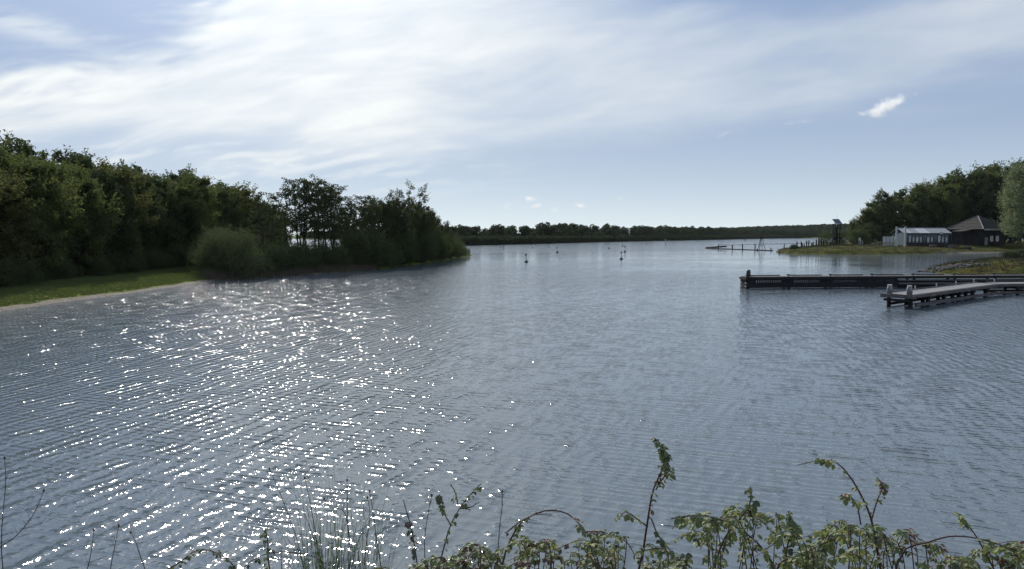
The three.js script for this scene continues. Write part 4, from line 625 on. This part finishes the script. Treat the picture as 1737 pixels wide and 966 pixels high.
// ---------------------------------------------------------------- brambles, grass and dry stems on the bank, in metres
const CANES = {shoot1: [[0.47, 3.49, -3.0], [0.52, 3.73, -3.0], [0.54, 3.87, -3.0], [0.56, 3.99, -3.0], [0.6, 4.09, -3.0], [0.6, 4.16, -3.0], [0.56, 4.2, -3.0]], s1a: [[0.54, 3.84, -3.0], [0.5, 3.87, -3.0], [0.45, 3.9, -3.0], [0.42, 3.87, -3.0]], s1b: [[0.55, 3.88, -2.98], [0.58, 3.81, -2.98], [0.62, 3.76, -2.98], [0.66, 3.71, -2.98]], s1c: [[0.57, 3.99, -3.0], [0.6, 4.04, -3.0], [0.63, 4.08, -3.0]], shoot2: [[1.45, 3.56, -2.9], [1.41, 3.77, -2.9], [1.38, 3.91, -2.9], [1.34, 4.0, -2.9], [1.29, 4.08, -2.9], [1.24, 4.13, -2.9], [1.19, 4.14, -2.9], [1.09, 4.12, -2.9]], s2a: [[1.38, 3.9, -2.9], [1.4, 3.98, -2.9], [1.42, 4.04, -2.9], [1.4, 4.07, -2.9]], s2b: [[1.35, 3.88, -2.92], [1.33, 3.96, -2.92], [1.29, 4.0, -2.92], [1.28, 3.98, -2.92]], arch: [[-0.04, 3.64, -3.1], [-0.0, 3.76, -3.1], [0.05, 3.83, -3.1], [0.14, 3.87, -3.1], [0.22, 3.86, -3.1], [0.28, 3.81, -3.1], [0.33, 3.74, -3.1], [0.36, 3.64, -3.1]], arch2: [[-0.02, 3.8, -3.05], [0.03, 3.84, -3.05], [0.09, 3.87, -3.05], [0.16, 3.87, -3.05]], arch3: [[0.28, 3.8, -3.05], [0.36, 3.8, -3.05], [0.46, 3.76, -3.05], [0.5, 3.7, -3.05]], shoot4: [[-0.33, 3.49, -3.2], [-0.29, 3.67, -3.2], [-0.26, 3.77, -3.2], [-0.21, 3.86, -3.2], [-0.16, 3.92, -3.2], [-0.13, 3.95, -3.2]], s4a: [[-0.26, 3.77, -3.2], [-0.29, 3.83, -3.2], [-0.3, 3.89, -3.2], [-0.31, 3.9, -3.2]], s4b: [[-0.22, 3.84, -3.2], [-0.17, 3.85, -3.2], [-0.14, 3.87, -3.2]], s4c: [[-0.23, 3.86, -3.2], [-0.24, 3.91, -3.2], [-0.26, 3.95, -3.2]], wither: [[-0.39, 3.47, -3.2], [-0.41, 3.65, -3.2], [-0.43, 3.77, -3.2], [-0.45, 3.84, -3.2], [-0.46, 3.88, -3.2]], leftarch: [[-1.57, 3.48, -3.3], [-1.45, 3.57, -3.3], [-1.38, 3.62, -3.3], [-1.3, 3.61, -3.3], [-1.23, 3.56, -3.3], [-1.19, 3.48, -3.3]], leftstalk: [[-1.05, 3.44, -3.3], [-1.07, 3.58, -3.3], [-1.07, 3.66, -3.3], [-1.08, 3.72, -3.3]], leftstalk2: [[-1.19, 3.52, -3.3], [-1.11, 3.59, -3.3], [-1.03, 3.61, -3.3], [-0.9, 3.6, -3.3], [-0.8, 3.55, -3.3]], right1: [[1.93, 3.54, -2.9], [1.87, 3.69, -2.9], [1.81, 3.8, -2.9], [1.78, 3.85, -2.9], [1.75, 3.89, -2.9], [1.72, 3.93, -2.9]], rightarch: [[1.45, 3.82, -2.8], [1.55, 3.86, -2.8], [1.62, 3.88, -2.8], [1.69, 3.88, -2.8], [1.78, 3.86, -2.8], [1.9, 3.82, -2.8], [2.02, 3.77, -2.8]], mid1: [[1.05, 3.63, -2.9], [0.96, 3.8, -2.9], [0.84, 3.89, -2.9], [0.75, 3.92, -2.9], [0.66, 3.92, -2.9], [0.61, 3.91, -2.9]], mid2: [[0.79, 3.65, -2.95], [0.83, 3.81, -2.95], [0.91, 3.92, -2.95], [0.93, 3.96, -2.95], [0.93, 4.02, -2.95]], mid3: [[1.05, 3.67, -2.9], [1.06, 3.8, -2.9], [1.08, 3.89, -2.9], [1.06, 3.94, -2.9]], mid4: [[1.01, 3.75, -2.85], [1.1, 3.79, -2.85], [1.17, 3.83, -2.85], [1.24, 3.86, -2.85]], dry1: [[-2.16, 3.44, -3.2], [-2.17, 3.65, -3.2], [-2.16, 3.8, -3.2], [-2.14, 3.95, -3.2], [-2.14, 4.06, -3.2]], dry2: [[-2.2, 3.65, -3.2], [-2.12, 3.71, -3.2], [-2.07, 3.76, -3.2], [-2.02, 3.83, -3.2], [-1.98, 3.92, -3.2]], dry3: [[-1.9, 3.44, -3.3], [-1.86, 3.55, -3.3], [-1.84, 3.64, -3.3], [-1.83, 3.71, -3.3]], dry4: [[-1.78, 3.42, -3.3], [-1.76, 3.55, -3.3], [-1.74, 3.64, -3.3], [-1.72, 3.73, -3.3]], dry5: [[-1.65, 3.44, -3.4], [-1.68, 3.55, -3.4], [-1.7, 3.62, -3.4], [-1.72, 3.66, -3.4]], stalk1: [[-0.82, 3.37, -3.4], [-0.87, 3.56, -3.4], [-0.9, 3.75, -3.4], [-0.93, 3.91, -3.4]], stalk2: [[-0.96, 3.35, -3.5], [-0.99, 3.55, -3.5], [-1.06, 3.77, -3.5], [-1.12, 3.92, -3.5]], stalk3: [[-0.74, 3.4, -3.4], [-0.74, 3.59, -3.4], [-0.74, 3.78, -3.4], [-0.74, 3.9, -3.4]], stalk4: [[-0.58, 3.4, -3.4], [-0.61, 3.62, -3.4], [-0.63, 3.78, -3.4], [-0.64, 3.85, -3.4]], stalk5: [[-0.68, 3.4, -3.4], [-0.66, 3.59, -3.4], [-0.64, 3.75, -3.4], [-0.65, 3.82, -3.4]], stalk6: [[-0.06, 3.64, -3.1], [-0.05, 3.81, -3.1], [-0.04, 3.89, -3.1], [-0.04, 3.95, -3.1]], stalk7: [[-0.37, 3.59, -3.2], [-0.37, 3.72, -3.2], [-0.35, 3.85, -3.2], [-0.34, 3.9, -3.2]], hook: [[-0.72, 3.48, -3.3], [-0.71, 3.6, -3.3], [-0.72, 3.74, -3.3], [-0.74, 3.8, -3.3], [-0.79, 3.81, -3.3], [-0.82, 3.85, -3.3]]} ;
const HEDGE = [[-0.63, 3.68], [-0.49, 3.72], [-0.35, 3.74], [-0.23, 3.76], [-0.09, 3.81], [0.0, 3.84], [0.14, 3.81], [0.27, 3.81], [0.4, 3.87], [0.48, 3.9], [0.57, 3.79], [0.66, 3.77], [0.73, 3.87], [0.81, 3.94], [0.94, 3.97], [1.08, 3.92], [1.18, 3.8], [1.27, 3.88], [1.36, 3.92], [1.48, 3.87], [1.57, 3.86], [1.66, 3.81], [1.81, 3.75], [1.93, 3.8], [2.04, 3.81], [2.18, 3.81]] ;
{
  const r = rng(2024);
  const leafy = (name, a, b, c, t = 0.3) => new THREE.MeshPhysicalMaterial({ name, color: lin(a, b, c), roughness: 1, transmission: t, thickness: 0, clearcoat: 0.35, clearcoatRoughness: 0.45, side: THREE.DoubleSide });
  const LM = [leafy('bramble green', 0.12, 0.15, 0.048), leafy('bramble mid green', 0.145, 0.185, 0.065), leafy('bramble dark', 0.06, 0.08, 0.034, 0.25), leafy('bramble young', 0.22, 0.25, 0.07, 0.4), leafy('bramble red', 0.14, 0.07, 0.05), leafy('bramble brown', 0.10, 0.07, 0.05, 0.15)];
  const caneMat = std({ color: lin(0.075, 0.035, 0.032), roughness: 0.7 }), dryMat = std({ color: lin(0.075, 0.06, 0.048), roughness: 0.95 }), bladeMat = new THREE.MeshPhysicalMaterial({ name: 'grass blades', color: lin(0.050, 0.082, 0.022), roughness: 1, transmission: 0.3, thickness: 0, side: THREE.DoubleSide });
  // one leaflet: toothed oval folded on its midrib, tip along +z
  function leaflet(L, W, q) {
    const pos = [], n = 7, rim = [];
    for (let i = 0; i <= n; i++) { const t = i / n, w = W * 0.5 * Math.pow(Math.sin(Math.PI * Math.pow(t, 0.8)), 0.85) * (i % 2 ? 1.08 : 0.9), curl = -0.16 * L * t * t + 0.03 * L * Math.sin(t * 5 + q * 3); rim.push([[-w, 0.30 * w + curl + 0.1 * w * Math.sin(i * 2.3 + q), L * t], [0, curl, L * t], [w, 0.30 * w + curl + 0.1 * w * Math.cos(i * 2.1 + q), L * t]]); }
    for (let i = 0; i < n; i++) for (const [a, b] of [[0, 1], [1, 2]]) { const p = rim[i][a], s = rim[i][b], u = rim[i + 1][a], v = rim[i + 1][b]; pos.push(...p, ...u, ...s, ...s, ...u, ...v); }
    const g = new THREE.BufferGeometry(); g.setAttribute('position', new THREE.Float32BufferAttribute(pos, 3)); return g;
  }
  const bare = (g) => { const q = g.index ? g.toNonIndexed() : g; for (const k of Object.keys(q.attributes)) if (k !== 'position') q.deleteAttribute(k); return q; };
  const leafShapes = [0, 1, 2, 3].map((q) => {
    const rr = rng(70 + q), L = 0.042, parts = [bare(tube([[0, 0, 0], [0, 0.003, 0.012], [0, 0, 0.026]], [0.0012, 0.001, 0.0008], 3)), leaflet(L, 0.032, q).rotateX(0.1 + 0.3 * rr()).translate(0, 0, 0.026)];
    if (q < 3) for (const s of [-1, 1]) parts.push(leaflet(L * 0.82, 0.026, q + s).rotateX(0.1 + 0.4 * rr()).rotateY(s * (1.1 + 0.3 * rr())).translate(0, 0, 0.018));
    const g = mergeGeometries(parts); g.computeVertexNormals(); return g;
  });
  function canesOf(p, pts, r0, r1, mat = caneMat, thorns = true, name = 'cane', root = true) {
    const P = pts.map((q) => V3(...q)), a = P[0];
    const gx = a.x - (P[1].x - a.x) * 0.5, gz = a.z + 0.08, gy = nearHeight(gx, gz) - 0.05; if (root && gy < a.y - 0.05) P.unshift(V3(lerp(gx, a.x, 0.3), lerp(gy, a.y, 0.5), lerp(gz, a.z, 0.5))), P.unshift(V3(gx, gy, gz));
    const c = new THREE.CatmullRomCurve3(P), n = 22, sp = c.getPoints(n), list = [bare(tube(sp, radii(n + 1, r0, r1), 6))];
    if (thorns) for (let k = 2; k < n; k++) { const q = c.getPoint(k / n + r() * 0.03), d = V3(r() - 0.5, r() * 0.3, r() - 0.5).normalize(); list.push(bare(tube([q, q.clone().addScaledVector(d, r0 + 0.007)], [0.0018, 0.0002], 3))); }
    const g = mergeGeometries(list); g.computeVertexNormals(); mesh(name, g, mat, p); return c;
  }
  const UPV = V3(0, 1, 0), E = new THREE.Euler();
  function leavesOn(p, c, t0, t1, count, size, mats) {
    for (let k = 0; k < count; k++) {
      const t = clamp(lerp(t0, t1, (k + r() * 0.8) / count)), q = c.getPoint(t), tan = c.getTangent(t), yaw = Math.atan2(tan.x, tan.z) + (k % 2 ? 1 : -1) * (0.7 + r()) + (r() - 0.5) * 0.8;
      const m = mesh('leaf', leafShapes[Math.floor(r() * 4)], LM[mats[Math.floor(r() * mats.length)]], p); m.position.copy(q);
      m.quaternion.setFromEuler(E.set(-0.25 + r() * 1.1, yaw, (r() - 0.5) * 1.3, 'YXZ')); const s = 0.67 * size * (0.65 + 0.6 * r()) * (t > 0.9 ? 0.75 : 1); m.scale.set(s, s, s);
    }
  }
  const plant = (label, group) => thing('bramble', label, 'bramble', [0, 0, 0], 0, group);
  const G = [0, 0, 1, 1, 2], Y = [0, 1, 3, 3], D = [2, 2, 0, 5];
  let p = plant('tallest bramble shoot, upright with small dark leaves and a reddish stem'), c;
  c = canesOf(p, CANES.shoot1, 0.0065, 0.002); leavesOn(p, c, 0.5, 0.72, 12, 0.75, [0, 1, 5, 4]); leavesOn(p, c, 0.72, 1, 26, 0.95, [0, 0, 1, 2]);
  for (const k of ['s1a', 's1b', 's1c']) { c = canesOf(p, CANES[k], 0.003, 0.0015, caneMat, true, 'cane', false); leavesOn(p, c, 0.15, 1, 10, 0.9, G); }
  p = plant('leaning bramble shoot ending in a bare twig and pale young leaves');
  c = canesOf(p, CANES.shoot2, 0.0065, 0.0015); leavesOn(p, c, 0.3, 0.62, 14, 0.75, [0, 1, 4, 3]); leavesOn(p, c, 0.8, 0.91, 16, 0.8, [3, 1, 3]); leavesOn(p, c, 0.68, 0.74, 3, 0.6, Y);
  for (const k of ['s2a', 's2b']) { c = canesOf(p, CANES[k], 0.003, 0.0015, caneMat, true, 'cane', false); leavesOn(p, c, 0.3, 1, 13, 0.8, [1, 3, 4, 0]); }
  p = plant('bare arching bramble cane curving over low leafy growth');
  c = canesOf(p, CANES.arch, 0.005, 0.002); leavesOn(p, c, 0.3, 0.42, 6, 0.8, G); leavesOn(p, c, 0.72, 0.95, 12, 0.8, [0, 1, 4]);
  for (const k of ['arch2', 'arch3']) { c = canesOf(p, CANES[k], 0.003, 0.0015, caneMat, true, 'cane', false); leavesOn(p, c, 0, 0.6, 7, 0.7, [0, 1, 5]); }
  p = plant('dark slanting bramble shoot with side twigs, rising clear of the hedge over open water');
  c = canesOf(p, CANES.shoot4, 0.0045, 0.0015, dryMat); leavesOn(p, c, 0.3, 1, 24, 0.78, [0, 2, 1]);
  for (const k of ['s4a', 's4b', 's4c']) { c = canesOf(p, CANES[k], 0.0025, 0.001, dryMat, true, 'cane', false); leavesOn(p, c, 0.2, k === 's4a' ? 1 : 0.3, k === 's4a' ? 9 : 2, 0.75, [0, 2, 5]); }
  p = plant('withered bramble stalk with hanging brown leaves'); c = canesOf(p, CANES.wither, 0.004, 0.0015, dryMat); leavesOn(p, c, 0.3, 0.72, 24, 0.9, [5, 5, 2]);
  p = plant('low bramble arch beside the grass tufts, leafy along its top'); c = canesOf(p, CANES.leftarch, 0.004, 0.002); leavesOn(p, c, 0.3, 0.95, 26, 0.75, [2, 0, 2]);
  p = plant('short bramble stalk with large drooping leaves among the grass'); c = canesOf(p, CANES.leftstalk, 0.004, 0.002); leavesOn(p, c, 0.35, 1, 16, 1.0, [2, 0, 1]); c = canesOf(p, CANES.leftstalk2, 0.003, 0.0015); leavesOn(p, c, 0.3, 0.5, 7, 0.9, [2, 1, 5]);
  p = plant('bramble shoot tipped with yellowish leaves at the end of the hedge'); c = canesOf(p, CANES.right1, 0.0045, 0.0015); leavesOn(p, c, 0.84, 1, 17, 0.85, [3, 3, 1]); leavesOn(p, c, 0.3, 0.6, 7, 0.9, G); c = canesOf(p, CANES.rightarch, 0.004, 0.002); leavesOn(p, c, 0.05, 0.22, 8, 1.0, [2, 2, 0]); leavesOn(p, c, 0.68, 1, 16, 1.0, G);
  p = plant('wide spreading bramble with dense leaves on level canes'); for (const k of ['mid1', 'mid2', 'mid3', 'mid4']) { c = canesOf(p, CANES[k], 0.005, 0.002, k === 'mid4' ? caneMat : dryMat); leavesOn(p, c, 0.35, k === 'mid1' ? 0.9 : 1, 34, 1.0, [0, 0, 1, 2, 3]); }
  // the hedge: plant by plant, short arching canes below a ragged upper edge
  const edge = (x) => { for (let i = 0; i < HEDGE.length - 1; i++) if (x < HEDGE[i + 1][0]) return lerp(HEDGE[i][1], HEDGE[i + 1][1], clamp((x - HEDGE[i][0]) / (HEDGE[i + 1][0] - HEDGE[i][0]))); return HEDGE.at(-1)[1]; };
  const hedge = [[-0.62, 14], [-0.32, 19], [-0.04, 15], [0.22, 15], [0.48, 14], [0.78, 19], [1.06, 18], [1.34, 19], [1.62, 18], [1.92, 17], [2.18, 14]];
  const looks = ['sparse and low at the end by the grass', 'low and dull green below the withered stalk', 'mixed with brown twigs under the arching cane', 'with small olive leaves behind the arching cane', 'round the foot of the tallest shoot', 'dense and broad leaved below the spreading canes', 'bushy with glossy leaves beside the spreading canes', 'yellow flecked round the leaning shoot', 'with a few red leaves beyond the leaning shoot', 'bright green under the yellow tipped shoot', 'at the far end of the hedge, half bare'];
  hedge.forEach(([x, n], i) => {
    const q = plant(`low bramble bush ${looks[i]}`, 'bramble bushes of the hedge'), mats = [[0, 5, 1], [0, 1, 5, 1], [0, 5, 1, 3], [1, 0, 5, 3], [0, 1, 1, 2], [0, 1, 1, 2, 3], [0, 1, 1, 3], [0, 1, 3, 3, 1], [0, 1, 4, 1, 2], [1, 3, 0, 1], [0, 1, 1, 4]][i];
    for (let k = 0; k < n * 0.95; k++) {
      const tx = x + (r() - 0.5) * 0.42, depth = 2.6 + 0.85 * r(), sc = depth / 3, top = 5 - (5 - edge(tx)) * sc - 0.025 - 0.2 * r() * r() - 0.015 * r(), bx = tx + (r() - 0.5) * 0.5, X = tx * sc, by = nearHeight(bx, -depth + 0.2) - 0.05, out = (r() - 0.5) * 0.28;
      c = canesOf(q, [[bx, by, -depth + 0.2], [lerp(bx, X, 0.6), lerp(by, top, 0.62), -depth + 0.08], [X, top, -depth], [X + out, top - 0.03 - 0.08 * r(), -depth - 0.06]], 0.0032, 0.0012, r() < 0.5 ? dryMat : caneMat, false);
      leavesOn(q, c, 0.28, 1, 20, 0.92, mats);
    }
  });
  // grass tufts and dry stems
  const tuft = (label, x, z, n, h, spread) => { const g = []; const t = thing('grass_tuft', label, 'grass', [x, nearHeight(x, z) - 0.03, z]); for (let k = 0; k < n; k++) { const a = r() * 6.28, l = h * (0.55 + 0.45 * r()), b = V3((r() - 0.5) * 0.12, 0, (r() - 0.5) * 0.12), d = spread * (0.2 + r()), e = V3(b.x + Math.cos(a) * d, l, b.z + Math.sin(a) * d), wd = 0.0028; const sp = [0, 0.35, 0.7, 1].map((u) => V3(lerp(b.x, e.x, u * u), l * (u - 0.12 * u * u * u), lerp(b.z, e.z, u * u))), o = V3(Math.sin(a) * wd, 0, -Math.cos(a) * wd), pos = []; for (let i = 0; i < 3; i++) { const w0 = 1 - i / 3.2, w1 = 1 - (i + 1) / 3.2, A = sp[i], B = sp[i + 1]; pos.push(A.x - o.x * w0, A.y, A.z - o.z * w0, A.x + o.x * w0, A.y, A.z + o.z * w0, B.x - o.x * w1, B.y, B.z - o.z * w1, A.x + o.x * w0, A.y, A.z + o.z * w0, B.x + o.x * w1, B.y, B.z + o.z * w1, B.x - o.x * w1, B.y, B.z - o.z * w1); } const q = new THREE.BufferGeometry(); q.setAttribute('position', new THREE.Float32BufferAttribute(pos, 3)); q.computeVertexNormals(); mesh('blade', q, bladeMat, t); } };
  tuft('thick tuft of long green grass blades before the brambles', -0.82, -3.35, 150, 1.22, 0.34); tuft('thin tuft of grass on the bramble side of the thick tuft', -0.64, -3.3, 80, 1.15, 0.3); tuft('small tuft of grass away from the brambles', -1.0, -3.4, 50, 1.05, 0.26);
  const stem = (label, keys, group) => { const t = thing('dry_stem', label, 'stem', [0, 0, 0], 0, group); for (const k of keys) { const cc = canesOf(t, CANES[k], 0.0028, 0.0011, dryMat, false, 'stalk'); for (let q = 0; q < 7; q++) { const u = 0.5 + 0.5 * r(), a = cc.getPoint(u), d = V3(r() - 0.5, 0.5 + r() * 0.4, (r() - 0.5) * 0.5).normalize(); const tw = bare(tube([a, a.clone().addScaledVector(d, 0.015 + 0.035 * r())], [0.001, 0.0004], 3)); tw.computeVertexNormals(); mesh('twig', tw, dryMat, t); } const end = cc.getPoint(1), hd = new THREE.IcosahedronGeometry(0.0042, 1).scale(1, 1.7, 1).translate(end.x, end.y, end.z); mesh('seed_head', hd, dryMat, t); } };
  stem('tall dry branching stem at the open end of the bank', ['dry1', 'dry2']);
  for (const k of ['dry3', 'dry4', 'dry5']) stem('short dry stem with a seed head, alone over the water', [k], 'short dry stems');
  for (const k of ['stalk1', 'stalk2', 'stalk3', 'stalk4', 'stalk5']) stem('thin dry grass stalk rising out of the tufts', [k], 'dry stalks in the tufts');
  stem('thin straight stalk in front of the arching cane', ['stalk6']); stem('thin stalk beside the withered bramble', ['stalk7']); stem('dry stem with a hooked thorny tip above the grass', ['hook']);
}

scene.fog = new THREE.FogExp2(0xdfe8ee, 0.00003);
renderer.setSize(1024, 569);
renderer.render(scene, camera);
